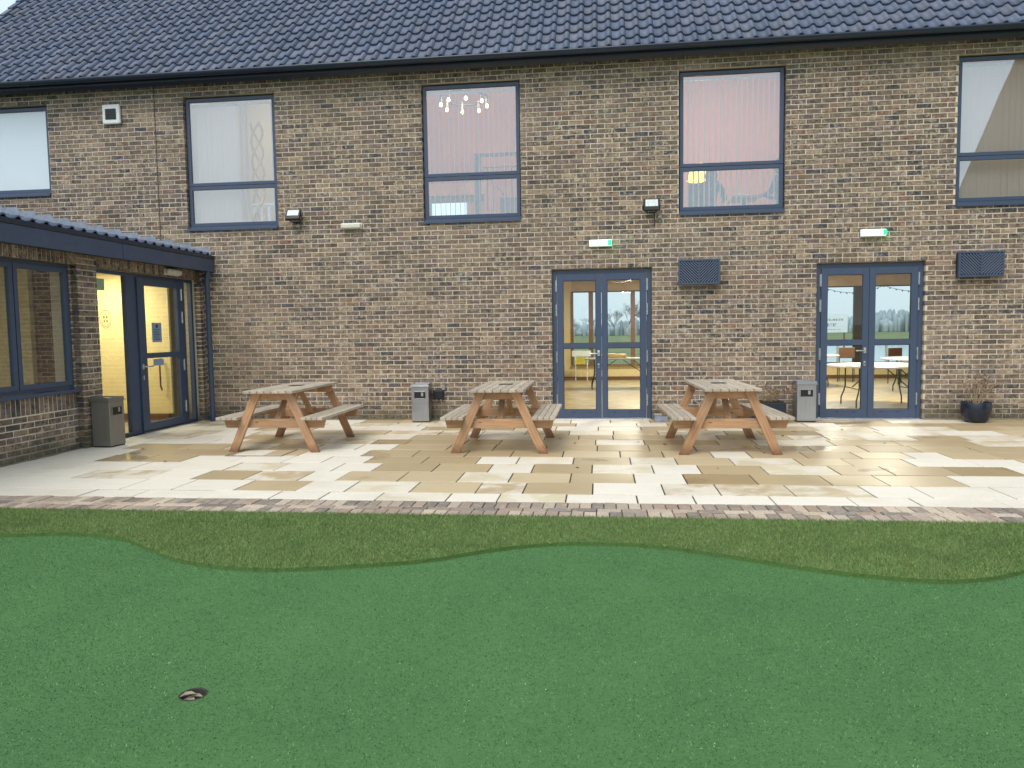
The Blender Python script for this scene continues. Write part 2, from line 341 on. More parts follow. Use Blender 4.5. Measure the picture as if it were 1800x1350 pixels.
ROWS = [  # y0, y1, pixel row of the middle, joints in the photograph, kinds between them
 (-5.80, -5.48, 877, [20, 120, 218, 342, 470, 560, 660, 785, 875, 995, 1120, 1220, 1355, 1492, 1600, 1745], 'wwwwwwwcwcwwwwwww'),
 (-5.48, -4.99, 859, [212, 305, 415, 525, 612, 725, 840, 922, 1042, 1165, 1260, 1385, 1517, 1610, 1745], 'wwwbwcbmbwmmmwww'),
 (-4.99, -4.49, 840, [40, 125, 260, 340, 432, 530, 597, 705, 808, 897, 1003, 1115, 1203, 1322, 1445, 1540, 1670], 'wwmwbmwbbcbbwdbbbw'),
 (-4.49, -4.00, 823, [120, 230, 300, 400, 490, 590, 660, 765, 862, 937, 1041, 1147, 1228, 1340, 1460, 1550, 1660, 1770], 'wwwwcwwbbcbcwbcbbdw'),
 (-4.00, -3.54, 810, [165, 245, 320, 410, 500, 570, 645, 745, 840, 910, 1008, 1108, 1188, 1285, 1400, 1485, 1590, 1700, 1790], 'wbbwwwwbbwcbcbcbbwwb'),
 (-3.54, -3.09, 798, [215, 310, 415, 470, 530, 640, 730, 820, 900, 990, 1090, 1165, 1250, 1315, 1410, 1500, 1590, 1655, 1740], 'wbbwbwbbbbbbbwbbbwbb'),
 (-3.09, -2.62, 786, [225, 320, 400, 480, 560, 632, 695, 790, 870, 960, 1050, 1140, 1220, 1330, 1420, 1510, 1600, 1700], 'wbbcbwwbbbbbbbbbdbb'),
]
slabs = []
for (y0, y1, py, js, ks) in ROWS:
    xs = [gx(p, py) for p in js]; xs = [x for x in xs if x > -6.7]; ks = ks[len(js)-len(xs):]
    lo = -6.77; 
    e = xs[-1]; ks = list(ks)
    while e < 8.0: e += random.choice([.62, .78, .92]); xs.append(min(e, 8.39)); ks.append(random.choice('bwbb'))
    xs = [lo]+xs
    for a, b, k in zip(xs[:-1], xs[1:], ks): slabs.append((a, b, y0, y1, k))
yb = [-2.62, -2.17, -1.72, -1.27, -.82, -.42, -.005]
for r in range(len(yb)-1):
    y0, y1 = yb[r], yb[r+1]; e = -6.77; first = True
    while e < 8.39:
        w = random.choice([.46, .62, .78, .92]); w = random.uniform(.2, .6) if first else w; first = False
        b = min(e+w, 8.39); mid = (e+b)/2
        if y1 > -.1: k = random.choice('wwbc')
        elif mid < -5.2-.3*r+.6: k = random.choice('wwwm')
        elif r >= 3: k = random.choice('wcbwcb' if mid < 5 else 'wbwb')
        else: k = random.choice('bbbbbmcd')
        if 3.3 < mid < 5.2 and r in (2, 3): k = random.choice('wwc')
        slabs.append((e, b, y0, y1, k)); e = b
slabs.sort(key=lambda q: q[2])
rest = MB()
vis = []
for (a, b, y0, y1, k) in slabs:
    if b-a < .03: continue
    jj = .0066
    mb = MB().cbox(0, b-a-2*jj, 0, y1-y0-2*jj, -.04, 0, .003, face='z+')
    o = mb.build('slab', MAT['stone'], patio, loc=(a+jj, y0+jj, random.uniform(-.003, .002)), fix=False); o.color = slab_col(k)
    o.rotation_euler = (random.uniform(-.0025, .0025), random.uniform(-.0025, .0025), random.uniform(-.001, .001))
# inspection cover frame let into the slabs near the left table
dc = MB()
for (x0, x1, y0, y1) in ((-4.52, -3.80, -3.60, -3.58), (-4.52, -3.80, -3.12, -3.10), (-4.52, -4.50, -3.58, -3.12), (-3.82, -3.80, -3.58, -3.12)): dc.box(x0, x1, y0, y1, -.02, .0065)
tag(dc.build('drain_cover', MAT['dark_steel'], bevel=.001), 'thin steel edge of a recessed drain cover in the slabs under the left picnic table', 'drain cover')

# block paving strip
strip = MB().box(-9.4, 8.4, -6.33, -5.872, -.059, -.014).build('block_paving', MAT['joint'])
tag(strip, 'narrow strip of reddish grey block paving between patio and turf', 'paving', kind='structure')
MB().box(-9.4, -6.79, -5.87, -4.9, -.059, -.02).build('gravel_margin', MAT['joint'], strip)
BL = [(154, 137, 124), (166, 150, 136), (142, 127, 117), (180, 164, 148), (126, 115, 108), (186, 168, 150), (152, 130, 116), (160, 140, 126)]
bme = MB().cbox(.0035, .0965, .0035, .1965, -.04, 0, .004, face='z+').mesh('block', MAT['block'])
bme2 = MB().cbox(.0035, .1965, .0035, .0965, -.04, 0, .004, face='z+').mesh('block', MAT['block'])
def edgeoff(x): return .02*math.sin(x*.9)+.012*math.sin(x*2.3+1)
for row, (y, me, st) in enumerate(((-6.315, bme, .1), (-6.112, bme2, .2), (-6.01, bme, .1))):
    x = -5.9+(0.03*row)
    while x < 4.9:
        o = bpy.data.objects.new('block', me); link(o, strip); o.location = (x, y+edgeoff(x)*.5, random.uniform(-.003, .003))
        o.rotation_euler = (random.uniform(-.01, .01), random.uniform(-.01, .01), random.uniform(-.012, .012)); jt = random.uniform(-8, 8)
        o.color = lin(tuple(q+jt for q in random.choice(BL)))+(1,); x += st+.001
far = MB()
for row, (y, me, st) in enumerate(((-6.315, 0, .1), (-6.112, 1, .2), (-6.01, 0, .1))):
    for a, b in ((-9.3, -6.0), (4.95, 8.3)):
        x = a
        while x < b: far.box(x+.004, x+st-.004, y+.004, y+(.096 if me else .196), -.04, 0); x += st
fo = far.build('blocks', MAT['block'], strip, fix=False); fo.color = lin((150, 130, 122))+(1,); fo['kind'] = 'stuff'
# white edge slabs sit as last row up to -5.80; sand joint below them

# putting green with a hole, and the taller turf beside it
bd = [(-9.5, -6.9), (-7.5, -7.2), (-5.6, -7.15), (-4.47, -7.08), (-3.97, -7.01), (-3.50, -7.10), (-3.11, -7.34), (-2.78, -7.56), (-2.39, -7.69), (-2.01, -7.71), (-1.57, -7.61), (-1.12, -7.46), (-.79, -7.24), (-.46, -7.08), (-.13, -7.01), (.35, -7.04), (.87, -7.27), (1.33, -7.50), (1.77, -7.62), (2.01, -7.63), (2.27, -7.55), (2.49, -7.42), (3.1, -7.1), (4.2, -6.9), (6, -7.3), (9.5, -7.1)]
def cr(P, n=6):
    out = []
    for i in range(len(P)-1):
        p0 = Vector(P[max(i-1, 0)]); p1 = Vector(P[i]); p2 = Vector(P[i+1]); p3 = Vector(P[min(i+2, len(P)-1)])
        for k in range(n):
            t_ = k/n; out.append(.5*((2*p1)+(p2-p0)*t_+(2*p0-5*p1+4*p2-p3)*t_*t_+(3*p1-p0-3*p2+p3)*t_**3))
    out.append(Vector(P[-1])); return out
BC = cr(bd); bx = np.array([p.x for p in BC]); by = np.array([p.y for p in BC])
HX, HY, HR = -1.69, -9.27, .052
GZ = -.020
bm = bmesh.new()
outer = [bm.verts.new((p.x, p.y+.05, GZ)) for p in BC]+[bm.verts.new((9.5, -14, GZ)), bm.verts.new((-9.5, -14, GZ))]
hole = [bm.verts.new((HX+HR*math.cos(2*math.pi*k/28)*(1+.06*math.sin(3*k)), HY+HR*math.sin(2*math.pi*k/28)*(1+.08*math.sin(2*k)), GZ)) for k in range(28)]
es = [bm.edges.new((outer[i], outer[(i+1) % len(outer)])) for i in range(len(outer))]+[bm.edges.new((hole[i], hole[(i+1) % 28])) for i in range(28)]
bmesh.ops.triangle_fill(bm, use_beauty=True, use_dissolve=False, edges=es)
for f in bm.faces:
    if f.normal.z < 0: f.normal_flip()
me = bpy.data.meshes.new('putting_green'); bm.to_mesh(me); bm.free(); me.materials.append(MAT['green'])
pg = link(bpy.data.objects.new('putting_green', me)); tag(pg, 'bright green putting surface with a wavy edge in the foreground', 'putting green', kind='structure')
cup = MB(); cup.lathe([(HR*1.10, GZ+.0015), (HR*1.03, GZ+.0035), (HR*.98, GZ-.002), (HR*.97, -.13)], HX, HY, 28); cup.add([(HX+HR*.98*math.cos(2*math.pi*k/28), HY+HR*.98*math.sin(2*math.pi*k/28), -.128) for k in range(28)], [tuple(range(28))])
tag(cup.build('golf_hole', MAT['hole'], fix=False), 'shallow worn golf cup sunk in the bright green', 'golf hole')
lf = MB()
for (lx, ly, lz, s_, a_) in ((HX-.018, HY-.012, -.020, .036, .35), (HX+.012, HY-.006, -.03, .034, .1), (HX-.005, HY-.026, -.034, .036, -.2)):
    for sg in (-1, 1):
        pts = [(-1, 0), (-.3, .42*sg), (.4, .36*sg), (1, 0)]
        lf.add([(lx+s_*(p*math.cos(a_)-q*math.sin(a_)), ly+s_*(p*math.sin(a_)+q*math.cos(a_)), lz+abs(q)*.03+.004*p) for p, q in pts], [(0, 1, 2, 3)])
tag(lf.build('leaf_litter', simple('pale_dead_leaf', (138, 128, 112), .8, 0, 50, .3), fix=False), 'pale brown dead leaves lying inside the golf cup', 'leaves')

def blades(name, pts, h0, h1, w, cols, lean, zb, mat):
    n = len(pts); ang = RNG.uniform(0, 2*np.pi, n); h = RNG.uniform(h0, h1, n); la = RNG.uniform(0, 2*np.pi, n); ll = RNG.uniform(0, lean, n)*h
    dx = np.cos(ang)*w/2; dy = np.sin(ang)*w/2
    V = np.zeros((n, 3, 3), 'f'); V[:, 0, 0] = pts[:, 0]-dx; V[:, 0, 1] = pts[:, 1]-dy; V[:, 1, 0] = pts[:, 0]+dx; V[:, 1, 1] = pts[:, 1]+dy; V[:, :2, 2] = zb
    V[:, 2, 0] = pts[:, 0]+np.cos(la)*ll; V[:, 2, 1] = pts[:, 1]+np.sin(la)*ll; V[:, 2, 2] = zb+h
    me = bpy.data.meshes.new(name); me.vertices.add(3*n); me.vertices.foreach_set('co', V.ravel()); me.loops.add(3*n); me.loops.foreach_set('vertex_index', np.arange(3*n, dtype='i'))
    me.polygons.add(n); me.polygons.foreach_set('loop_start', np.arange(0, 3*n, 3, dtype='i')); me.polygons.foreach_set('loop_total', np.full(n, 3, 'i')); me.update()
    c = np.array([lin(q) for q in cols], 'f')[RNG.integers(0, len(cols), n)]*RNG.uniform(.75, 1.25, (n, 1)).astype('f')
    a = me.attributes.new('Col', 'FLOAT_COLOR', 'FACE'); a.data.foreach_set('color', np.c_[c, np.ones(n)].astype('f').ravel()); me.materials.append(mat)
    return link(bpy.data.objects.new(name, me))
# turf body
tb = bmesh.new(); prev = None
for p in BC:
    a = tb.verts.new((p.x, p.y, .006)); b = tb.verts.new((p.x, -6.33, .006)); c = tb.verts.new((p.x, p.y, -.03))
    if prev: tb.faces.new((prev[0], a, b, prev[1])); tb.faces.new((prev[2], c, a, prev[0]))
    prev = (a, b, c)
me = bpy.data.meshes.new('turf_base'); tb.to_mesh(me); tb.free(); me.materials.append(simple('turf_backing', (78, 106, 52), .95, 0, 80, .3)); link(bpy.data.objects.new('turf_base', me)); tag(bpy.data.objects['turf_base'], 'curving border of artificial turf between the block paving and the bright green', 'turf', kind='structure')
N = 420000; P = np.c_[RNG.uniform(-6.6, 4.6, N), RNG.uniform(-7.78, -6.31, N)]; yb_ = np.interp(P[:, 0], bx, by)+.007*np.sin(P[:, 0]*41)+.006*np.sin(P[:, 0]*97+1)+RNG.uniform(-.006, .006, N); P = P[P[:, 1] > yb_]
P[:, 1] += np.where(P[:, 1] < np.interp(P[:, 0], bx, by)+.02, RNG.uniform(-.008, 0, len(P)), 0)
o = blades('turf_grass', P, .010, .027, .0032, [(112, 142, 74), (96, 128, 62), (132, 156, 90), (84, 112, 54), (150, 158, 104), (118, 130, 80)], 1.1, .004, MAT['grass'])
tag(o, 'olive green artificial grass blades on the curving turf border', 'grass', kind='stuff')
N = 430000; P = np.c_[RNG.uniform(-5.6, 3.6, N), -12.0+RNG.uniform(0, 1, N)**.8*5.0]; P = P[P[:, 1] < np.interp(P[:, 0], bx, by)]
P = P[np.abs(P[:, 0]) < 1.9+(P[:, 1]+12)*.75]; P = P[np.hypot(P[:, 0]-HX, P[:, 1]-HY) > HR+.003]
o = blades('green_pile', P, .002, .007, .0042, [(76, 122, 68), (90, 139, 80), (56, 100, 52), (82, 131, 72), (112, 160, 100), (66, 110, 58), (33, 65, 32)], 1.8, GZ, MAT['pile'])
tag(o, 'short nylon pile of the bright putting green', 'pile', kind='stuff')
sp = MB()   # scattered pale specks on the carpet
for k in range(70):
    x = random.uniform(-3.5, 3); y = random.uniform(-11.3, -7.8); s_ = random.uniform(.0015, .004)
    sp.add([(x-s_, y, -.004), (x+s_, y-.3*s_, -.0035), (x+s_*.6, y+s_*.8, -.003)], [(0, 1, 2)])
tag(sp.build('grit', MAT['white'], fix=False), 'pale grit scattered over the bright green', 'grit', kind='stuff')

# ------------------------------------------------------------ brickwork
BRK = [((110, 92, 81), 6), ((119, 101, 89), 6), ((96, 82, 77), 6), ((131, 111, 95), 5), ((77, 69, 70), 3.5), ((108, 92, 91), 5), ((95, 80, 70), 3), ((146, 125, 107), 3), ((62, 60, 71), 2), ((125, 95, 83), 1.5), ((121, 104, 100), 3)]
BC_, BW_ = [b[0] for b in BRK], [b[1] for b in BRK]
def brick_col():
    c = random.choices(BC_, BW_)[0]; f = random.uniform(.9, 1.08); return lin(tuple(min(255, q*f) for q in c))
full_me = MB().cbox(0, .212, 0, .03, 0, .062, .003).mesh('brick', MAT['brick_o'])
class Brickwork:
    def __init__(s): s.items = []
    def course_rect(s, u0, u1, z0, z1, holes, phase, zbase=.02, y=0., depth=.1, headers=()):
        k = math.floor((z0-zbase)/.075+.001)
        while zbase+k*.075 < z1-.01:
            za = zbase+k*.075+.0065; zb = za+.062; hd = any(abs(zbase+k*.075-h[0]) < .02 for h in headers)
            st = .225; off = phase+(0 if k % 2 else .1125)
            i = math.floor((u0-off)/st)-1
            while off+i*st < u1:
                segs = [(off+i*st+.0065, off+i*st+.2185)]
                for h in headers:
                    if abs(zbase+k*.075-h[0]) < .02 and h[1] <= off+i*st+.11 <= h[2]: segs = [(off+i*st+.005, off+i*st+.1075), (off+i*st+.1175, off+i*st+.22)]
                for a, b in segs:
                    a = max(a, u0+.002); b = min(b, u1-.002)
                    if b-a < .03: continue
                    parts = [(a, b)]
                    for (ha, hb, hz0, hz1) in holes:
                        if (za+zb)/2 > hz0 and (za+zb)/2 < hz1:
                            np_ = []
                            for (p, q) in parts:
                                if q <= ha or p >= hb: np_.append((p, q)); continue
                                if p < ha-.03: np_.append((p, ha))
                                if q > hb+.03: np_.append((hb, q))
                            parts = np_
                    for (p, q) in parts:
                        if q-p > .02: s.items.append((p, q, za, min(zb, z1), y+random.uniform(-.0025, .0015), depth))
                i += 1
            k += 1
    def soldiers(s, u0, u1, z0, z1, y, depth=.1, st=.075):
        u = u0
        while u < u1-.03: s.items.append((u+.005, min(u+st-.005, u1), z0, z1, y+random.uniform(-.002, .002), depth)); u += st
    def emit(s, parent, mat4, n_single=300):
        # the bricks that show largest from the camera become parts of their own, the others one joined part
        def key(it):
            p = mat4 @ Vector(((it[0]+it[1])/2, it[4], (it[2]+it[3])/2)); d = p-CAM; dep = d.dot(fw)
            px = 900+FPX*d.dot(rr)/dep; py = 675-FPX*d.dot(uu)/dep
            full = abs(it[1]-it[0]-.212) < .004 and abs(it[3]-it[2]-.062) < .002
            inview = 8 < px < 1792 and 5 < py < 1345
            return dep if (full and inview) else 1e6
        its = sorted(s.items, key=key); single = [i for i in its[:n_single] if key(i) < 1e5]; rest = its[len(single):]
        for it in single:
            o = bpy.data.objects.new('brick', full_me); link(o, parent); o.location = (it[0], it[4], it[2]); o.color = brick_col()+(1,)
            o.rotation_euler = (random.uniform(-.02, .02), random.uniform(-.004, .004), random.uniform(-.006, .006))
        mb = MB()
        for (a, b, z0, z1, y, dp) in rest: mb.cbox(a, b, y, y+dp, z0, z1, .0025, brick_col())
        o = mb.build('bricks', MAT['brick_a'], parent, True, fix=False); o['kind'] = 'stuff'
def wall_solid(name, u0, u1, z0, z1, holes, y0, y1, mat, parent, grow=.006):
    H = [(a-grow, b+grow, c-grow if c > z0+.01 else c, d+grow) for a, b, c, d in holes]
    us = sorted({u0, u1} | {min(max(h[i], u0), u1) for h in H for i in (0, 1)}); zs = sorted({z0, z1} | {min(max(h[i], z0), z1) for h in H for i in (2, 3)})
    mb = MB()
    for i in range(len(us)-1):
        run = None
        for j in range(len(zs)-1):
            um, zm = (us[i]+us[i+1])/2, (zs[j]+zs[j+1])/2
            solid = not any(h[0] < um < h[1] and h[2] < zm < h[3] for h in H)
            if solid: run = (run[0] if run else zs[j], zs[j+1])
            if run and (not solid or j == len(zs)-2): mb.box(us[i], us[i+1], y0, y1, run[0], run[1]); run = None
    return mb.build(name, mat, parent, fix=False)

# ------------------------------------------------------------ main building
B = empty('brick_building'); tag(B, 'long two storey brown brick building with a grey pantile roof', 'building')
WX = [-6.906, -2.844, 1.226, 5.289]; WW = 1.59; ZH, ZS = 5.42, 3.245
DX = [-.777, 3.307]; DWD = 1.58; DH = 2.42
holes = [(x, x+WW, ZS, ZH) for x in WX]+[(-10.97, -9.377, 3.92, ZH)]+[(x, x+DWD, -1, DH) for x in DX]
wall = wall_solid('wall', -11.3, 8.2, -.05, 5.72, holes, .0045, .30, MAT['mortar'], B)
bw = Brickwork(); hd = [(DH, x-.02, x+DWD+.02) for x in DX]
bw.course_rect(-11.3, 8.2, .02, 5.70, holes, WX[1], headers=hd); bw.emit(wall, Matrix.Identity(4))
MB().box(-7.417, -7.407, -.0045, .004, 2.95, 5.62).build('movement_joint', MAT['brickline'], wall)

def rect_frame(mb, x0, x1, z0, z1, y0, y1, t, tb_=None, tt=None):
    tb_ = t if tb_ is None else tb_; tt = t if tt is None else tt
    mb.box(x0, x0+t, y0, y1, z0, z1); mb.box(x1-t, x1, y0, y1, z0, z1); mb.box(x0+t, x1-t, y0, y1, z0, z0+tb_); mb.box(x0+t, x1-t, y0, y1, z1-tt, z1); return mb
def window(x0, x1, z0, z1, parent, split=3.955, y=.055, glass='glass_up'):
    f = rect_frame(MB(), x0+.012, x1-.012, z0+.045, z1-.022, y+.012, y+.07, .04).build('window', MAT['frame'], parent, bevel=.002)
    rect_frame(MB(), x0+.001, x1-.001, z0+.03, z1-.002, y+.04, y+.08, .02).build('rebate', MAT['frame_dark'], f)
    secs = [(z0+.045, z1-.022)] if split is None else [(z0+.045, split-.002), (split+.002, z1-.022)]
    for (a, b) in secs:
        rect_frame(MB(), x0+.014, x1-.014, a+(.002), b-.002, y, y+.045, .055, .052, .055).build('sash', MAT['frame'], f, bevel=.0025)
        rect_frame(MB(), x0+.062, x1-.062, a+.048, b-.05, y+.016, y+.024, .006).build('gasket', MAT['frame_dark'], f)
        MB().box(x0+.064, x1-.064, y+.024, y+.028, a+.05, b-.053).build('pane', MAT[glass], f)
    MB().box(x0+.005, x1-.005, -.035, y+.02, z0-.028, z0+.005).box(x0+.005, x1-.005, -.035, -.028, z0-.04, z0-.028).build('sill', MAT['frame'], f, bevel=.002)
    MB().box(x0+.006, x1-.006, y-.01, y+.06, z0+.005, z0+.044).build('sill_upstand', MAT['frame'], f)
    MB().box(x0+.02, x1-.02, .085, .32, z0+.0, z0+.03).build('window_board', MAT['white'], f, bevel=.004)
    return f
for x in WX: window(x, x+WW, ZS, ZH, B)
window(-10.97, -9.377, 3.92, ZH, B, None)

def hinge_mesh(): return MB().tube([(0, 0, -.095), (0, 0, .095)], .010, 10).box(-.016, .016, .004, .014, -.09, .09)
def door_set(x0, parent):
    cx = x0+DWD/2
    fr = MB(); rect_frame(fr, x0+.006, x0+DWD-.006, 0.003, DH-.012, .062, .13, .068, .018, .06)
    df = fr.build('door_frame', MAT['frame'], parent, bevel=.002)
    rect_frame(MB(), x0+.001, x0+DWD-.001, .001, DH-.002, .10, .14, .03, .01).build('rebate', MAT['frame_dark'], df)
    MB().box(x0+.0, x0+DWD, -.02, .15, -.011, .012).build('threshold', MAT['bright'], df, bevel=.003)
    for sgn in (-1, 1):
        xo = cx+sgn*.708; xi = cx+sgn*.003; a, b = min(xo, xi), max(xo, xi)
        leaf = MB(); y0, y1 = .045, .105; z0, z1 = .028, 2.345
        ga, gb = sorted((cx+sgn*.612, cx+sgn*.092))
        leaf.box(a, ga, y0, y1, z0, z1).box(gb, b, y0, y1, z0, z1)
        for q in ((z0, .16), (1.155, 1.235), (2.24, z1)): leaf.box(ga, gb, y0, y1, q[0], q[1])
        lo = leaf.build('door', MAT['frame'], parent, bevel=.0025)
        for (p, q) in ((.16, 1.155), (1.235, 2.24)):
            MB().box(ga-.001, gb+.001, .07, .074, p-.001, q+.001).build('pane', MAT['glass_door'], lo)
            rect_frame(MB(), ga, gb, p, q, .062, .07, .007).build('gasket', MAT['frame_dark'], lo)
        for hz in (2.16, 1.77, 1.02, .32):
            hinge_mesh().build('hinge', MAT['bright'], lo, loc=(cx+sgn*.716, .042, hz))
        for dxx in (.2, .45): MB().box(cx+sgn*dxx-.02, cx+sgn*dxx+.02, .040, .047, .116, .124).build('drain_slot', MAT['frame_dark'], lo)
        if sgn < 0:
            hx = cx-.05
            h = MB().lathe([(.001, 0), (.026, 0), (.026, .008), (.001, .008)], n=16); h2 = MB().tube([(0, 0, 0), (0, -.05, 0), (-.02, -.055, 0), (-.15, -.055, 0)], .0095, 10)
            ho = h2.build('handle', MAT['bright'], lo, loc=(hx, .042, 1.07))
            MB().box(hx-.02, hx+.02, .036, .046, 1.03, 1.115).build('handle_plate', MAT['bright'], lo, bevel=.006)
            kl = MB()
            kl.lathe([(.012, -.036), (.017, -.02), (.017, .02), (.012, .036)], n=12); ko = kl.build('lock', MAT['bright'], lo, loc=(hx, .042, .87)); ko.scale = (1, .35, 1)
            MB().box(hx-.006, hx+.006, .034, .037, .852, .888).build('keyhole', MAT['black'], lo)
    MB().box(x0+.02, x0+DWD-.02, .03, .15, -.004, .022).build('door_sill', MAT['steel'], df, bevel=.002)
for x in DX: door_set(x, B)

# roof -------------------------------------------------------------------
ROOF_A = math.radians(45); YE, ZE = -.27, 5.70; TW, TG = .2155, .308
Rm = Matrix.Translation((0, YE, ZE)) @ Matrix.Rotation(ROOF_A, 4, 'X')
roof = empty('roof', (0, 0, 0), 0, B); roof.matrix_local = Rm
RL, RT = -11.45, 8.2
MB().box(RL+.02, RT, .02, 8.0, -.19, -.02).build('roof_deck', MAT['gutter'], roof)
def pantile(jx=0):
    # S-profile tile: u across, v up the slope, h above the deck
    prof = []
    for i in range(13):
        t_ = i/12; u = t_*(TW+.010)
        if t_ < .56: h = .010*math.cos(math.pi*2*t_/.56)*.5+.005    # shallow pan
        else: q = (t_-.56)/.44; h = .010+.043*math.sin(math.pi*q)**.8 if q < .62 else .010+.043*math.sin(math.pi*q)**.8
        prof.append((u, h))
    L = TG+.05; mb = MB(); n = len(prof); vs = []
    for (v, lift) in ((0, .040), (L, .006)):
        for (u, h) in prof: vs.append((u, v, h+lift))
    for (u, h) in prof: vs.append((u, 0, h+.040-.022))
    for (u, h) in prof[-1:]: vs += [(u, L, h+.006-.018)]
    fs = [(i, i+1, n+i+1, n+i) for i in range(n-1)]+[(2*n+i, 2*n+i+1, i+1, i) for i in range(n-1)]
    fs.append((n-1, 3*n-1, 3*n, 2*n-1))
    mb.add(vs, fs, None, False); mb.sm = [True]*(n-1)+[False]*n
    return mb
ptile = pantile(); pme = ptile.mesh('roof_tile', MAT['tile_o'])
def tile_col():
    b = random.choice([(76, 87, 112), (84, 92, 115), (71, 83, 108), (88, 94, 114), (79, 89, 114)]); f = random.uniform(.94, 1.06); return lin(tuple(q*f for q in b))
tiles = []
nc = int((RT-RL)/TW)
for r in range(15):
    for c in range(nc):
        u = RL+c*TW; v = -.03+(r*TG if r == 0 else r*TG-.02); tiles.append((u, v))
def dep(p):
    w = Rm @ Vector((p[0]+.1, p[1]+.15, 0)); d = w-CAM; k = d.dot(fw); px = 900+FPX*d.dot(rr)/k; py = 675-FPX*d.dot(uu)/k
    return k if (5 < px < 1795 and py > 3) else 1e6
tiles.sort(key=dep)
for (u, v) in tiles[:300]:
    o = bpy.data.objects.new('roof_tile', pme); link(o, roof); o.location = (u, v, random.uniform(-.001, .002)); o.color = tile_col()+(1,); o.rotation_euler = (0, 0, random.uniform(-.006, .006))
mb = MB()
for (u, v) in tiles[300:]:
    c = tile_col(); dz = random.uniform(-.001, .002); a = random.uniform(-.006, .006)
    n0 = len(mb.v); mb.v.extend([(u+x-a*y, v+y+a*x, z+dz) for x, y, z in ptile.v])
    mb.f.extend([tuple(i+n0 for i in f) for f in ptile.f]); mb.c.extend([c]*len(ptile.f)); mb.sm.extend(ptile.sm)
o = mb.build('roof_tiles', MAT['tile_a'], roof, True, fix=False); o['kind'] = 'stuff'
# verge units at the left gable
for r in range(15):
    v = -.05+r*TG-.02
    vg = MB().box(-.035, .07, 0, TG+.03, .02, .085).box(-.035, -.015, 0, TG+.03, -.12, .085)
    o = vg.build('verge_tile', MAT['tile_o'], roof, loc=(RL-.0, v, 0), bevel=.012); o.color = tile_col()+(1,)
    o.rotation_euler = (-.07, 0, 0)
# gutter, soffit
gp = []
for k in range(13):
    a = math.pi+math.pi*k/12; gp.append((math.cos(a)*.062, math.sin(a)*.07))
gm = MB(); vs = []
for x in (RL-.05, RT):
    vs += [(x, -.335+p, 5.70+q) for p, q in gp]+[(x, -.335+p*.93, 5.70+q*.93) for p, q in gp[::-1]]
n = 26; gm.add(vs, [(i, (i+1) % n, n+(i+1) % n, n+i) for i in range(n)], None, True)
gut = gm.build('gutter', MAT['gutter'], B, fix=True)
x = RL+1.0
while x < RT:
    MB().tube([(x-.035, -.335, 5.632), (x+.035, -.335, 5.632)], .006, 6).build('gutter_joint', MAT['gutter'], gut)
    b_ = MB(); vs = []
    for xx in (x, x+.03): vs += [(xx, -.335+p*1.06, 5.70+q*1.06) for p, q in gp]
    b_.add(vs, [(i, i+1, 14+i-1, 13+i) for i in range(12)], None, True); b_.build('gutter_bracket', MAT['gutter'], gut); x += 2.0
MB().box(RL, RT, -.265, -.24, 5.60, 5.715).build('fascia', MAT['gutter'], B)
MB().box(RL, RT, -.24, .006, 5.655, 5.67).build('soffit', MAT['gutter'], B)
# gable wall and the rest of the shell
MB().add([(-11.3, .3, 0), (-11.3, 10, 0), (-11.3, 10, 6.2), (-11.3, 5.2, 10.9), (-11.3, .3, 6.1)], [(0, 1, 2, 3, 4)]).build('gable_wall', MAT['mortar'], B, fix=False)

# ------------------------------------------------------------ extension at the left (local x runs along world Y, local y into the wall)
XP = -6.70
A = empty('brick_extension', (XP, 0, 0), math.radians(90)); tag(A, 'single storey brick extension with a grey fascia projecting at the left', 'building')
AM = Matrix.Translation((XP, 0, 0)) @ Matrix.Rotation(math.radians(90), 4, 'Z')
LO = -9.0
awall = empty('wall', (0, 0, 0), 0, A)
ww = (-5.0, -3.12)      # window
ent = (-2.70, -.10)     # entrance opening
wall_solid('bay_backing', LO, -3.08, -.05, 2.60, [(ww[0], ww[1], .755, 2.385)], .0935, .36, MAT['mortar'], awall)
MB().box(-3.077, -2.703, .0045, .36, -.05, 2.60).build('pier_backing', MAT['mortar'], awall, fix=False)
MB().box(-.097, -.0, .0045, .36, -.05, 2.60).build('end_backing', MAT['mortar'], awall, fix=False)
MB().box(ent[0], ent[1], .0045, .36, 2.385, 2.60).box(LO, -3.08, .0045, .092, 2.385, 2.60).build('lintel_backing', MAT['mortar'], awall, fix=False)
ab = Brickwork()
ab.course_rect(LO, -3.08, .0, .53, [], -.02, zbase=0.005, y=.09, depth=.05)
ab.soldiers(LO, -3.085, .54, .745, .09, .05)
ab.course_rect(LO, ww[0], .75, 2.38, [], -.02, zbase=0.005, y=.09, depth=.05)
ab.course_rect(ww[1], -3.08, .75, 2.38, [], -.02, zbase=0.005, y=.09, depth=.05)
ab.course_rect(-3.08, -2.70, .0, 2.56, [], -3.085, zbase=0.005, y=0, depth=.1)
ab.course_rect(-.10, -.005, .0, 2.56, [], -.12, zbase=0.005, y=0, depth=.1)
ab.soldiers(LO, -3.085, 2.385, 2.56, 0, .08); ab.soldiers(-2.70, -.08, 2.385, 2.56, 0, .08)
ab.emit(awall, AM)
# pier sides show brick returns
sd = MB()
for k in range(34):
    z = .01+k*.075
    if z > 2.5: break
    for (u, s_) in ((-3.081, -1), (-2.699, 1)):
        u0, u1 = (u-.0045, u) if s_ < 0 else (u, u+.0045)
        a, b = (.006, .088) if k % 2 else (.012, .094)
        sd.box(u0, u1, a, b, z+.005, z+.07, brick_col())
o = sd.build('brick_returns', MAT['brick_a'], awall, True, fix=False); o['kind'] = 'stuff'
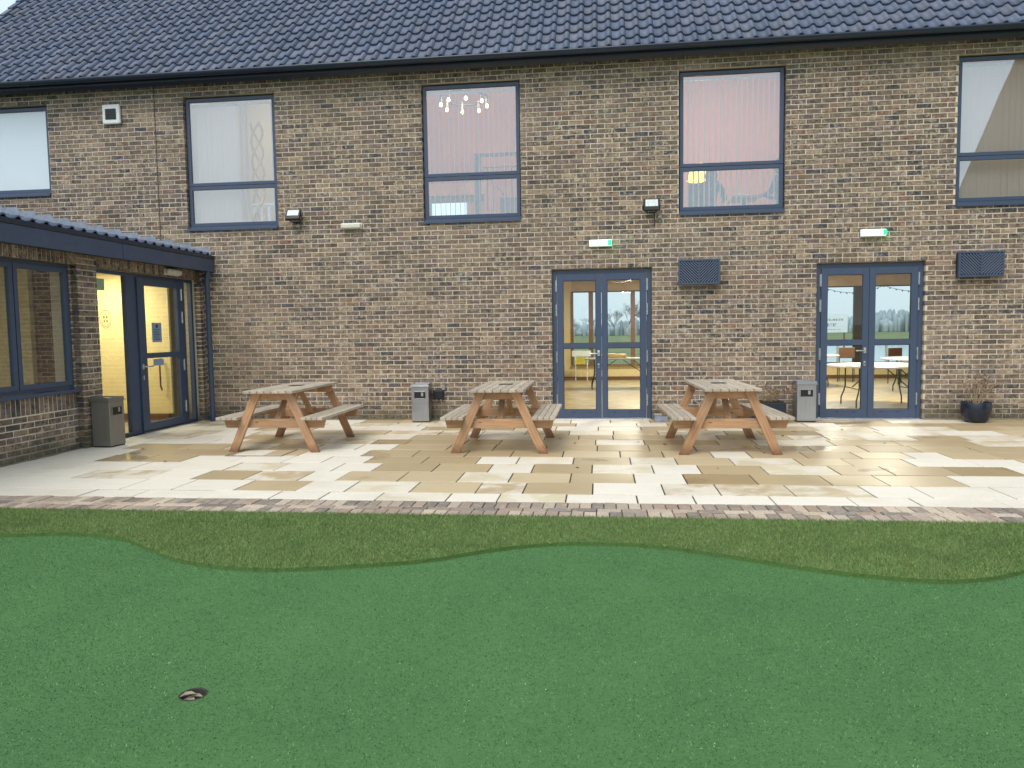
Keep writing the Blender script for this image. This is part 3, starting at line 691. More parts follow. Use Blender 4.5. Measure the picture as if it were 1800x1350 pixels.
# window of the extension
def ext_frame(mb, u0, u1, z0, z1, y0, y1, t): return rect_frame(mb, u0, u1, z0, z1, y0, y1, t)
wf = MB(); ext_frame(wf, ww[0], ww[1], .795, 2.383, .098, .17, .05)
we = wf.build('window', MAT['frame'], A, bevel=.003)
for (a, b) in ((-4.955, -4.06), (-4.045, -3.165)):
    ext_frame(MB(), a, b, .84, 2.338, .085, .14, .06).build('sash', MAT['frame'], we, bevel=.003)
    MB().box(a+.058, b-.058, .108, .112, .898, 2.28).build('pane', MAT['glass'], we)
MB().box(-4.062, -4.043, .095, .15, .84, 2.338).build('mullion', MAT['frame_dark'], we)
MB().box(ww[0]-.05, -3.085, .03, .13, .745, .79).build('sill', MAT['frame'], we, bevel=.006)
# entrance
yF = .13
ef = MB(); rect_frame(ef, ent[0]+.003, ent[1]-.003, .003, 2.382, yF, yF+.07, .055, .05, .05)
ef.box(-1.90, -1.665, yF, yF+.07, .053, 2.332).box(-.50, -.36, yF, yF+.07, .053, 2.332)
eo = ef.build('door_frame', MAT['frame'], A, bevel=.002)
MB().box(ent[0]+.04, -1.89, yF+.03, yF+.034, .05, 2.34).build('side_pane', MAT['glass'], eo); MB().box(-.37, ent[1]-.04, yF+.03, yF+.034, .05, 2.34).build('side_pane', MAT['glass'], eo)
MB().box(-1.70, -.50, yF-.06, yF+.08, -.008, .014).build('threshold', MAT['steel'], eo, bevel=.002)
dl = MB(); za, zb = .03, 2.33; a, b = -1.662, -.503; ga, gb = -1.49, -.61; yy0, yy1 = yF-.025, yF+.035
dl.box(a, ga, yy0, yy1, za, zb).box(gb, b, yy0, yy1, za, zb)
for q in ((za, .14), (1.12, 1.20), (2.215, zb)): dl.box(ga, gb, yy0, yy1, q[0], q[1])
ed = dl.build('door', MAT['frame'], A, bevel=.0025)
for (p, q) in ((.14, 1.12), (1.20, 2.215)): MB().box(ga-.002, gb+.002, yF+.005, yF+.009, p-.002, q+.002).build('pane', MAT['glass'], ed)
for hz in (2.12, 1.75, .98, .3): hinge_mesh().build('hinge', MAT['bright'], ed, loc=(-.495, yy0-.006, hz))
MB().tube([(0, 0, 0), (0, -.05, 0), (.02, -.055, 0), (.16, -.055, 0)], .0095, 10).build('handle', MAT['bright'], ed, loc=(-1.60, yy0, 1.0))
MB().box(-1.62, -1.58, yy0-.006, yy0+.002, .96, 1.04).build('handle_plate', MAT['bright'], ed, bevel=.004)
MB().box(-1.612, -1.588, yy0-.006, yy0+.002, .80, .87).build('lock', MAT['bright'], ed, bevel=.006)
MB().box(-1.30, -1.05, yF+.0, yF+.004, 1.36, 1.66).build('notice', MAT['paper'], ed); MB().box(-1.30, -1.03, yF+.0, yF+.004, 1.0, 1.1).build('notice', MAT['paper'], ed)
nt = MB()
for k in range(7): nt.box(-1.27, -1.08-.03*(k % 3), yF-.003, yF-.001, 1.40+k*.025, 1.407+k*.025)
nt.box(-1.20, -1.15, yF-.003, yF-.001, 1.58, 1.63); nt.build('notice_print', MAT['pot'], ed)
MB().box(-2.60, -2.33, yF+.026, yF+.029, 2.10, 2.26).build('door_sign', simple('green_notice', (150, 176, 150), .6), eo)
# frosted crest on the side pane
cr_ = MB(); cxx, czz = -2.34, 1.70; yy = yF+.027
for (r1, r2) in ((.128, .120), (.085, .080)):
    vs = []; m = 36
    for k in range(m): a_ = 2*math.pi*k/m; vs += [(cxx+r1*math.cos(a_), yy, czz+r1*math.sin(a_)), (cxx+r2*math.cos(a_), yy, czz+r2*math.sin(a_))]
    cr_.add(vs, [(2*k, 2*k+1, (2*k+3) % (2*m), (2*k+2) % (2*m)) for k in range(m)])
for (dx_, dz_) in ((.012, .012), (-.042, -.045), (-.05, .01), (.015, -.045)):
    cr_.box(cxx+dx_, cxx+dx_+.012, yy-.001, yy, czz+dz_, czz+dz_+.04); cr_.box(cxx+dx_+.022, cxx+dx_+.032, yy-.001, yy, czz+dz_, czz+dz_+.04); cr_.box(cxx+dx_+.012, cxx+dx_+.022, yy-.001, yy, czz+dz_+.012, czz+dz_+.022)
for k in range(18):
    a_ = math.radians(10+k*9.5+180); cr_.box(cxx+.103*math.cos(a_)-.004, cxx+.103*math.cos(a_)+.004, yy-.001, yy, czz+.103*math.sin(a_)-.007, czz+.103*math.sin(a_)+.007)
cr_.build('crest', simple('crest_print', (150, 128, 84), .7), eo, fix=False)
# fascia, gutter edge, roof, soffit
YA = -(-6.47-XP)     # local y of the fascia face (negative = outward)
MB().box(LO, -.01, YA, YA+.02, 2.512, 2.722).build('fascia', MAT['fascia'], A, bevel=.002)
MB().box(-2.455, -2.447, YA-.002, YA, 2.515, 2.72).build('fascia_joint', MAT['frame_dark'], A)
MB().box(LO, -.01, YA+.02, .006, 2.53, 2.545).build('soffit', MAT['gutter'], A)
MB().box(LO, .0, YA-.012, YA+.06, 2.724, 2.785).build('gutter', MAT['gutter'], A, bevel=.006)
RA2 = math.radians(11.2)
er = empty('roof', (0, 0, 0), 0, A); er.matrix_local = Matrix.Translation((0, YA+.03, 2.78)) @ Matrix.Rotation(RA2, 4, 'X')
MB().box(LO, -.001, .02, 5.2, -.12, -.01).build('roof_deck', MAT['gutter'], er)
k = 0
for r in range(2):
    u = LO+.0
    while u < -.21:
        o = bpy.data.objects.new('roof_tile', pme); link(o, er); o.location = (u, -.03+r*TG, -.022); o.scale = (1, 1, .85); o.color = tile_col()+(1,); u += TW
# stepped lead flashing on the main wall: world coordinates turned into the extension's frame
fl = empty('flashing', (0, 0, 0), 0, A)
steps = 13; xs0, zs0 = -6.56, 2.875
for k in range(steps):
    xa = xs0-(k+1)*.315; xb = xs0-k*.315+.035; zt = zs0+.072*(k)+.05
    poly = [(xa, zt-.22), (xb-.05, zt-.22), (xb, zt-.085), (xb-.045, zt), (xa, zt)]
    # poly in world (x,z): local x = world Y, local y = -(world X - XP)
    n_ = len(poly); vs = [(-.006-.0008*(k % 2), -(px_-XP), pz_) for px_, pz_ in poly]+[(-.001, -(px_-XP), pz_) for px_, pz_ in poly]
    mb = MB(); mb.add(vs, [tuple(range(n_)), tuple(range(2*n_-1, n_-1, -1))]+[(i, i+n_, (i+1) % n_+n_, (i+1) % n_) for i in range(n_)]); mb.build('lead_step', MAT['lead'], fl, bevel=.001)
# downpipe
dp = MB().tube([(-.16, -.17, 0.005), (-.16, -.17, 2.40), (-.16, -.185, 2.50), (-.16, -.2, 2.6)], .042, 14).build('downpipe', MAT['fascia'], A)
for z in (.05, 1.36, 2.3): MB().tube([(-.16, -.17, z), (-.16, -.17, z+.07)], .049, 14).box(-.19, -.13, -.17, .0, z+.02, z+.05).build('pipe_bracket', MAT['fascia'], dp)
# interior behind the entrance and window
inn = empty('interior', (0, 0, 0), 0, A); inn.matrix_world = Matrix.Identity(4); inn.parent = A; inn.matrix_parent_inverse = AM.inverted()
def ibox(name, x0, x1, y0, y1, z0, z1, mat, parent=None): return MB().box(x0, x1, y0, y1, z0, z1).build(name, mat, parent or inn, fix=False)
ibox('floor', -11.2, -6.86, -9, .004, -.05, .002, MAT['floor']); 
ibox('ceiling', -11.2, -7.06, -9, 0, 2.56, 2.6, MAT['plaster']); ibox('back_wall', -11.25, -11.2, -9, 0, 0, 2.56, MAT['dwall'])
XQ = (-7.48, -7.15)
ibox('partition', -11.2, XQ[0], -2.98, -2.90, 0, 2.56, MAT['plaster']); ibox('partition', XQ[0], XQ[1], -2.90, -2.86, 0, 2.56, MAT['skirt']); ibox('partition', XQ[1], -7.06, -2.98, -2.90, 0, 2.56, MAT['plaster'])  # dark middle panel added so the mirrored brickwork shows in the bay glass
yp = -.30
ibox('yellow_wall', -9.4, -7.93, yp, yp+.05, .15, 2.56, MAT['yellow']); ibox('yellow_wall', -7.69, -7.16, yp, yp+.05, .15, 2.56, MAT['yellow'])
ibox('dark_wall', -11.2, -7.05, yp+.12, yp+.2, 0, 2.56, MAT['dwall']); ibox('skirting', -8.95, -7.22, yp-.02, yp, .0, .15, MAT['skirt'])
st_ = MB()
for i in range(12):
    for z in (1.08, 1.42, 1.76, 2.10): st_.box(-8.75+i*.14, -8.735+i*.14, yp-.004, yp, z, z+.006)
st_.build('fixings', MAT['skirt'], inn, fix=False)
MB().tube([(-7.30, yp-.05, .55), (-7.30, yp-.09, .62), (-7.30, yp-.09, 1.0), (-7.30, yp-.05, 1.08)], .014, 8).build('pull_handle', MAT['skirt'], inn)
def lamp(kind, name, loc, power, color, size=.3, rot=(0, 0, 0)):
    kind = 'AREA' if kind == 'PANEL' else kind
    l = bpy.data.lights.new(name, kind); l.energy = power; l.color = color
    if kind == 'AREA': l.size = size
    else: l.shadow_soft_size = size
    o = bpy.data.objects.new(name, l); COL.objects.link(o); o.location = loc; o.rotation_euler = rot; return o
lamp('AREA', 'hall_ceiling_lamp', (-8.1, -1.2, 2.53), 48, (1, .90, .66), .6)
lamp('AREA', 'bay_ceiling_lamp', (-8.3, -5.0, 2.53), 7, (1, .80, .52), .6)

# ------------------------------------------------------------ ground floor hall seen through the doors
H = empty('hall_interior', (0, 0, 0), 0, B)
def hb(name, x0, x1, y0, y1, z0, z1, mat, bevel=0): return MB().box(x0, x1, y0, y1, z0, z1).build(name, mat, H, fix=False, bevel=bevel)
hb('floor', -6.5, 12.9, .15, 9.5, -.05, 0.001, MAT['floor']); hb('ceiling', -6.5, 12.9, .3, 9.5, 2.80, 2.845, MAT['ceil'])
hb('side_wall', -6.6, -6.5, .3, 9.5, 0, 2.8, MAT['plaster']); hb('side_wall', 12.9, 13, .3, 9.5, 0, 2.8, MAT['plaster'])
hb('far_wall', -6.5, -.83, 9.4, 9.5, 0, 2.8, MAT['plaster']); hb('far_wall', -.83, 12.9, 9.41, 9.5, 0, .42, MAT['plaster']); hb('far_wall', -.83, 12.9, 9.41, 9.5, 2.52, 2.8, MAT['ceil'])
hb('skirting', -.83, 12.9, 9.385, 9.409, 0, .1, MAT['skirt']); hb('skirting', -6.5, -.83, 9.375, 9.4, 0, .1, MAT['skirt'])
hb('window_sill', -.83, 12.9, 9.3, 9.45, .421, .45, MAT['post']); hb('window_head', -.83, 12.9, 9.38, 9.45, 2.49, 2.519, MAT['dpost'])
for (a, b, m_) in ((-.83, -.77, 'post'), (-.34, -.21, 'post'), (.84, .96, 'post'), (2.4, 2.52, 'post'), (4.3, 4.4, 'dpost'), (6.85, 7.06, 'dpost'), (9.4, 9.6, 'dpost')): hb('window_post', a, b, 9.36, 9.46, .451, 2.489, MAT[m_])
MB().box(-.83, 12.9, 9.43, 9.434, .45, 2.5).build('far_glazing', MAT['glass_door'], H)
for (x, y) in ((1, 3), (5.5, 3), (1, 7), (5.5, 7)):
    lo = MB().lathe([(.001, 2.79), (.09, 2.79), (.1, 2.799)], x, y, 16).build('ceiling_lamp', emit('downlight', (255, 226, 170), 6), H)
    lamp('AREA', 'hall_lamp', (x, y, 2.77), 95, (1, .92, .76), .5)
# string of small lights hung across the hall ceiling
for (p0, p1, n_) in (((-1.2, 5, 2.78), (2.0, 8.6, 2.74), 18), ((4.3, 8.8, 2.45), (9, 8.9, 2.5), 30)):
    a, b = Vector(p0), Vector(p1); pts = []
    for k in range(n_+1): q = a.lerp(b, k/n_); q.z -= .16*math.sin(math.pi*((k/n_*3) % 1)); pts.append(q)
    m_ = MB().tube(pts, .006, 5)
    for q in pts: m_.box(q.x-.012, q.x+.012, q.y-.012, q.y+.012, q.z-.035, q.z)
    tag(m_.build('string_lights', MAT['dpost']), 'dark string of small bulbs seen through the glass of the %s double door' % ('left' if p0[0] < 0 else 'right'), 'string lights')

def folding_table(name, loc, round_r=None, size=(1.5, .7), rz=0):
    r = empty(name, loc, rz)
    if round_r:
        MB().lathe([(.001, .715), (round_r-.02, .715), (round_r, .72), (round_r, .738), (round_r-.008, .745), (.001, .745)], n=40).build('table_top', MAT['tabletop'], r); hw = round_r*.52
    else:
        MB().box(-size[0]/2, size[0]/2, -size[1]/2, size[1]/2, .715, .745).build('table_top', MAT['concrete'], r, bevel=.006); hw = size[0]*.36
    dy = (round_r*.42 if round_r else size[1]*.36)
    for sx in (-1, 1):
        for sy in (-1, 1):
            MB().tube([(sx*hw, sy*dy, .71), (sx*hw, sy*dy, .35), (sx*(hw+.02), sy*(dy+.01), .25), (sx*(hw+.06), sy*(dy+.04), .12), (sx*(hw+.06), sy*(dy+.04), .0)], .014, 8).build('leg', MAT['tleg'], r)
        MB().tube([(sx*hw, -dy, .32), (sx*hw, dy, .32)], .01, 6).build('stretcher', MAT['tleg'], r)
        MB().tube([(sx*hw, 0, .34), (sx*.08, 0, .70)], .01, 6).tube([(sx*hw, -dy*.9, .42), (sx*(hw-.28), -dy*.9, .705)], .01, 6).build('brace', MAT['tleg'], r)
    return r
for loc, r_, lb in (((5.0, 2.1, 0), .92, 'white round folding table nearest behind the right double door'), ((6.9, 4.8, 0), .9, 'white round folding table farther back at the right of the right double door'), ((4.9, 7.0, 0), .85, 'white round folding table farthest back near the hall window')):
    tag(folding_table('folding_table', loc, r_), lb, 'table', 'round tables in the hall')
tag(folding_table('folding_table', (.45, 6.4, 0), None, (1.7, .75), .02), 'grey rectangular folding table seen through the left double door', 'table')
cl = MB(); random.seed(3)
for (x0, x1, z) in ((-.02, .62, .746), (.02, .35, .80), (.30, .60, .79)):
    for k in range(3): cl.box(x0+random.uniform(-.02, .02), x1+random.uniform(-.02, .02), 6.25, 6.55, z+k*.018, z+k*.018+.014)
tag(cl.build('folded_cloth', MAT['cloth'], bevel=.007), 'cream cloths folded in a pile on the rectangular table', 'cloth')
random.seed(11)
tag(MB().box(-.72, -.45, 9.31, 9.40, .452, .66).build('storage_box', simple('yellow_plastic', (206, 190, 60), .5), bevel=.01), 'yellow box on the window sill behind the left double door', 'box')
tag(MB().box(-.80, -.28, 8.8, 8.82, .70, .86).tube([(-.7, 8.81, .70), (-.7, 8.81, 0)], .012, 6).tube([(-.38, 8.81, .70), (-.38, 8.81, 0)], .012, 6).build('sign_board', MAT['paperw'], bevel=.004), 'pale blank sign board on thin legs behind the left double door', 'sign')
bag = MB(); bag.lathe([(.001, .746), (.2, .75), (.24, .82), (.2, .95), (.09, 1.05), (.001, 1.07)], 7.0, 4.5, 14)
tag(bag.build('bag', MAT['black'], bevel=0), 'black bag standing on a white table at the right of the hall', 'bag')
def chair(loc, rz):
    r = empty('chair', loc, rz); MB().box(-.2, .2, -.2, .2, .43, .46).build('seat', MAT['skirt'], r, bevel=.01); MB().box(-.19, .19, .18, .21, .6, .88).build('backrest', MAT['skirt'], r, bevel=.01)
    for sx in (-.18, .18):
        for sy_, top in ((-.17, .44), (.2, .86)): MB().tube([(sx, sy_, 0), (sx, sy_, top)], .013, 6).build('leg', MAT['tleg'], r)
    return r
tag(chair((7.3, 7.3, 0), .3), 'brown chair beside the far hall window at the right', 'chair'); tag(chair((6.3, 8.2, 0), -.4), 'brown chair nearest the dark post of the far hall window', 'chair')

# outside beyond the hall -------------------------------------------------
lake = MB().add([(3.6, 15, -.152), (120, 15, -.152), (120, 60, -.152), (9, 60, -.152)], [(0, 1, 2, 3)]).build('lake', MAT['water'], fix=False); tag(lake, 'pale lake beyond the hall windows', 'lake', kind='structure')
rl = empty('terrace_railing', (6, 12.5, -.05)); tag(rl, 'white railing beyond the far hall window', 'railing')
MB().box(-3, 12, -.03, .03, .86, .92).build('top_rail', MAT['white'], rl); MB().box(-3, 12, -.02, .02, .3, .34).build('lower_rail', MAT['white'], rl)
for k in range(11): MB().box(-3+k*1.45, -2.94+k*1.45, -.03, .03, 0, .86).build('railing_post', MAT['white'], rl)
bn = empty('banner', (10.2, 24, 0)); tag(bn, 'white banner with two rows of grey lettering standing by the lake', 'banner')
MB().box(-1.2, 1.05, 0, .05, 1.12, 1.95).build('banner_sheet', MAT['white'], bn)
tx = MB(); random.seed(5)
for (z, h, a, b) in ((1.66, .09, -1.1, .85), (1.40, .14, -1.1, .5), (1.24, .03, -1.1, .75)):
    x = a
    while x < b:
        w_ = random.uniform(.05, .11)*(h/.14+.4)*.6; tx.box(x, x+w_*.3, -.004, -.001, z, z+h); tx.box(x+w_*.3, x+w_, -.004, -.001, z+random.choice((0, h*.8)), z+h*random.choice((.25, 1.0))); x += w_*1.5
tx.build('lettering', simple('grey_print', (120, 134, 132), .8), bn, fix=False)
for x in (-1.1, .9): MB().box(x, x+.06, .051, .11, -.06, 1.8).build('banner_post', MAT['post'], bn)
random.seed(21)
def tree(x, y, h, seed, lb):
    rnd = random.Random(seed); r = empty('bare_tree', (x, y, gz)); tag(r, lb, 'tree', 'bare winter trees beyond the hall windows')
    tr = MB().tube([(0, 0, 0), (.1, 0, h*.2), (.05, .1, h*.38)], [h*.022, h*.017, h*.013], 7).build('trunk', MAT['bark'], r)
    cr2 = MB()
    def br(p, d, L, rad, lv):
        q = p+d*L; mid = p.lerp(q, .5)+Vector((rnd.uniform(-1, 1), rnd.uniform(-1, 1), 0))*L*.06
        cr2.tube([p, mid, q], [rad, rad*.8, rad*.6], 4, cap=False)
        if lv == 0: return
        for k in range(rnd.choice((3, 4, 4)) if lv > 1 else 5):
            a_ = rnd.uniform(0, 6.28); sp_ = rnd.uniform(.25, .75)
            nd = (d+Vector((math.cos(a_), math.sin(a_), rnd.uniform(-.2, .5)))*sp_).normalized(); br(p.lerp(q, rnd.uniform(.5, 1)), nd, L*rnd.uniform(.55, .78), rad*.55, lv-1)
    for k in range(6):
        a_ = rnd.uniform(0, 6.28); br(Vector((.07, .05, h*rnd.uniform(.22, .38))), Vector((math.cos(a_)*.85, math.sin(a_)*.85, 1)).normalized(), h*rnd.uniform(.24, .32), h*.008, 4)
    cr2.build('crown', MAT['bark'], r, fix=False)
for i, (x, y, h) in enumerate(((2.8, 150, 6.0), (6.2, 154, 7.6), (9.8, 150, 6.6), (-2.6, 158, 4.6), (-5.5, 160, 4.2), (78, 168, 5.4), (86, 172, 7.0), (64, 176, 4.8), (92, 168, 5.6))):
    tree(x, y, h, i+1, ['tall bare tree seen through the left double door, nearest the centre post', 'tallest bare tree seen through the left double door', 'lower bare tree at the right of the left double door', 'distant bare tree low on the horizon behind the left door leaf', 'small distant bare tree at the left edge of the left door leaf', 'bare tree beyond the lake behind the right door leaf', 'taller bare tree beyond the lake behind the right door leaf', 'small bare tree beyond the lake beside the dark post', 'bare tree beyond the lake at the far right edge of the door glass'][i])
wd = MB(); rnd = random.Random(9)
for k in range(3200):
    x = rnd.uniform(-50, 130); y = rnd.uniform(150, 178); s_ = rnd.uniform(.35, 1.0); hh = rnd.choice((rnd.uniform(1.0, 2.0), rnd.uniform(1.6, 3.0)))+.6*math.sin(x*.13)+(1.2 if x > 60 else 0)
    wd.lathe([(s_*.6, -.1), (s_*.75, hh*.4), (s_*.7, hh*.7), (s_*.45, hh*.92), (.05, hh)], x, y, 7)
o = wd.build('far_wood', simple('hazy_wood', (150, 164, 170), .95, 0, .5, .12), fix=False); tag(o, 'low wood along the horizon, tinted blue grey as haze', 'wood', kind='stuff')  # distance haze is put into the pale wood colour

# ------------------------------------------------------------ upper floor seen through the windows
U = empty('upper_interior', (0, 0, 0), 0, B)
def ub(name, x0, x1, y0, y1, z0, z1, mat): return MB().box(x0, x1, y0, y1, z0, z1).build(name, mat, U, fix=False)
ub('floor', -11.2, 12.9, .3, 9.5, 2.85, 2.90, MAT['dwall']); ub('pink_wall', -4.6, 12.9, 4.6, 4.7, 3.0, 9.4, MAT['pink'])
def upart(x, y1, m_):
    pl = [(.32, 2.9), (y1, 2.9), (y1, 5.5+y1), (.32, 5.82)]
    MB().add([(x, a, b) for a, b in pl]+[(x+.08, a, b) for a, b in pl], [(0, 1, 2, 3), (7, 6, 5, 4), (0, 4, 5, 1), (1, 5, 6, 2), (2, 6, 7, 3), (3, 7, 4, 0)]).build('partition', m_, U)
upart(-4.7, 4.55, MAT['pink']); upart(-8.2, 3.15, MAT['white']); upart(3.9, 4.55, MAT['white']); ub('back_wall', -11.2, -4.7, 3.2, 3.3, 2.9, 8.6, MAT['plaster'])
cl_ = MB().add([(-11.2, .32, 5.86), (12.9, .32, 5.86), (12.9, 4.8, 10.34), (-11.2, 4.8, 10.34)], [(0, 1, 2, 3)]).build('sloping_ceiling', MAT['pink'], U, fix=False)
MB().box(-1.6, -.2, 4.58, 4.599, 3.3, 4.3).build('inner_window', emit('glow_pane', (196, 232, 236), .9), U)  # pane emits its own glow in place of daylight
MB().box(-3.72, -2.95, 4.57, 4.599, 3.2, 4.30).build('far_opening', emit('glow_opening', (190, 230, 235), .9), U)  # opening glows by emission, standing in for daylight
MB().box(-3.95, -2.7, 4.560, 4.569, 3.9, 4.02).box(-3.95, -3.74, 4.56, 4.569, 3.0, 4.45).box(-3.74, -2.55, 4.56, 4.569, 4.31, 4.45).build('opening_frame', MAT['fascia'], U)
MB().box(-3.95, -2.5, 4.50, 4.558, 4.46, 4.72).build('bulkhead', simple('peach_panel', (236, 184, 140), .8), U)
# chandelier
CX, CY, CZ = -2.50, 2.0, 5.78
ch = empty('chandelier', (CX, CY, CZ)); tag(ch, 'ring chandelier with lit hanging bulbs behind the window above the middle table', 'chandelier')
MB().tube([(.43*math.cos(2*math.pi*k/40), .43*math.sin(2*math.pi*k/40), 0) for k in range(41)], .022, 6).build('ring', MAT['black'], ch)
bulb_m = emit('bulb', (255, 214, 150), 14)
for k in range(8):
    a_ = 2*math.pi*k/8+.25; x, y = .43*math.cos(a_), .43*math.sin(a_)
    MB().tube([(x, y, .04), (x, y, -.1)], .026, 8).build('socket', MAT['concrete'], ch); MB().lathe([(.012, -.1), (.028, -.13), (.027, -.15), (.001, -.17)], x, y, 10).build('bulb', bulb_m, ch)
for k in range(3):
    a_ = 2*math.pi*k/3; MB().tube([(.43*math.cos(a_), .43*math.sin(a_), 0), (0, 0, 1.6)], .004, 4).build('cable', MAT['dpost'], ch)
MB().tube([(0, 0, 1.6), (0, 0, 1.92)], .01, 6).build('suspension', MAT['dpost'], ch)
lamp('POINT', 'chandelier_lamp', (CX, CY, 5.95), 28, (1, .80, .58), .03); lamp('AREA', 'loft_fill', (2.2, 2.4, 6.9), 42, (1, .84, .70), .6); lamp('AREA', 'left_room_fill', (-6.2, 1.8, 6.6), 22, (1, .97, .92), .5); lamp('AREA', 'right_room_fill', (6.2, 2.2, 6.6), 22, (1, .95, .86), .5)  # loft and side room area lights are unseen fills added above the view
# stair balustrade
sr = empty('stair_railing', (-2.44, 2.6, 2.9)); tag(sr, 'dark stair railing with a thick newel post behind the window above the middle table', 'railing')
MB().box(0, .13, 0, .1, 0, 2.0).build('newel_post', MAT['gutter'], sr); MB().box(.13, 1.2, .02, .08, 1.94, 2.0).build('top_rail', MAT['gutter'], sr); MB().box(.131, 1.2, .035, .065, 1.72, 1.745).build('mid_rail', MAT['post'], sr)
for k in range(8): MB().tube([(.26+k*.12, .05, .9), (.26+k*.12, .05, 1.72)], .008, 6).build('baluster', MAT['gutter'], sr)
MB().beam((.14, .0, 1.72), (.62, -.3, 1.15), .05, .04).build('handrail', MAT['bright'], sr); MB().box(.5, 1.4, .1, .14, 0, 1.15).build('side_panel', simple('plum_panel', (96, 78, 98), .7), sr)
# vertical blinds
def blind(x0, x1, ztop, zbot, ang, pitch, lb, y=.2, sc=1.0):
    r = empty('vertical_blind', (0, 0, 0)); tag(r, lb, 'blind', 'vertical blinds in the upper windows')
    MB().box(x0, x1, y-.02, y+.02, ztop-.03, ztop).build('head_rail', MAT['white'], r)
    w = .089*sc; a = math.radians(ang)
    me = MB().add([(-w/2, .004, 0), (0, -.003, 0), (w/2, .004, 0), (-w/2, .004, -(ztop-.03-zbot)), (0, -.003, -(ztop-.03-zbot)), (w/2, .004, -(ztop-.03-zbot))], [(0, 1, 4, 3), (1, 2, 5, 4)], None, True).mesh('slat', MAT['slat'])
    x = x0+.03
    while x < x1:
        if ang == 30 and 1.0 < x-x0 < 1.32: x += pitch; continue      # vanes pushed apart
        o = bpy.data.objects.new('slat', me); link(o, r); o.location = (x, y, ztop-.03); o.rotation_euler = (random.uniform(-.004, .004), 0, a+random.uniform(-.05, .05)+(math.radians(54) if ang == 30 and x > x0+.85 else 0)); x += pitch
for (x, ang, pitch, lb) in ((WX[0], 30, .092, 'half closed pale vertical blind in the window nearest the white vent'), (WX[1], 84, .082, 'fully opened thin vertical blind in front of the ring chandelier'), (WX[2], 62, .082, 'opened vertical blind in front of the two seated people'), (WX[3], 4, .0865, 'closed pale vertical blind in the rightmost upper window')):
    blind(x+.05, x+WW-.05, ZH-.08, ZS+.1, ang, pitch, lb, sc={84: .35, 62: .7}.get(ang, 1.0))
rb = empty('roller_blind', (0, 0, 0)); tag(rb, 'pale lowered roller blind in the window at the far left', 'blind')
MB().box(-10.93, -9.42, .17, .173, 4.0, 5.36).build('fabric', simple('blind_fabric', (222, 226, 228), .8, 0, 1, .03), rb); MB().tube([(-10.93, .19, 5.37), (-9.42, .19, 5.37)], .025, 8).build('roller', MAT['white'], rb)
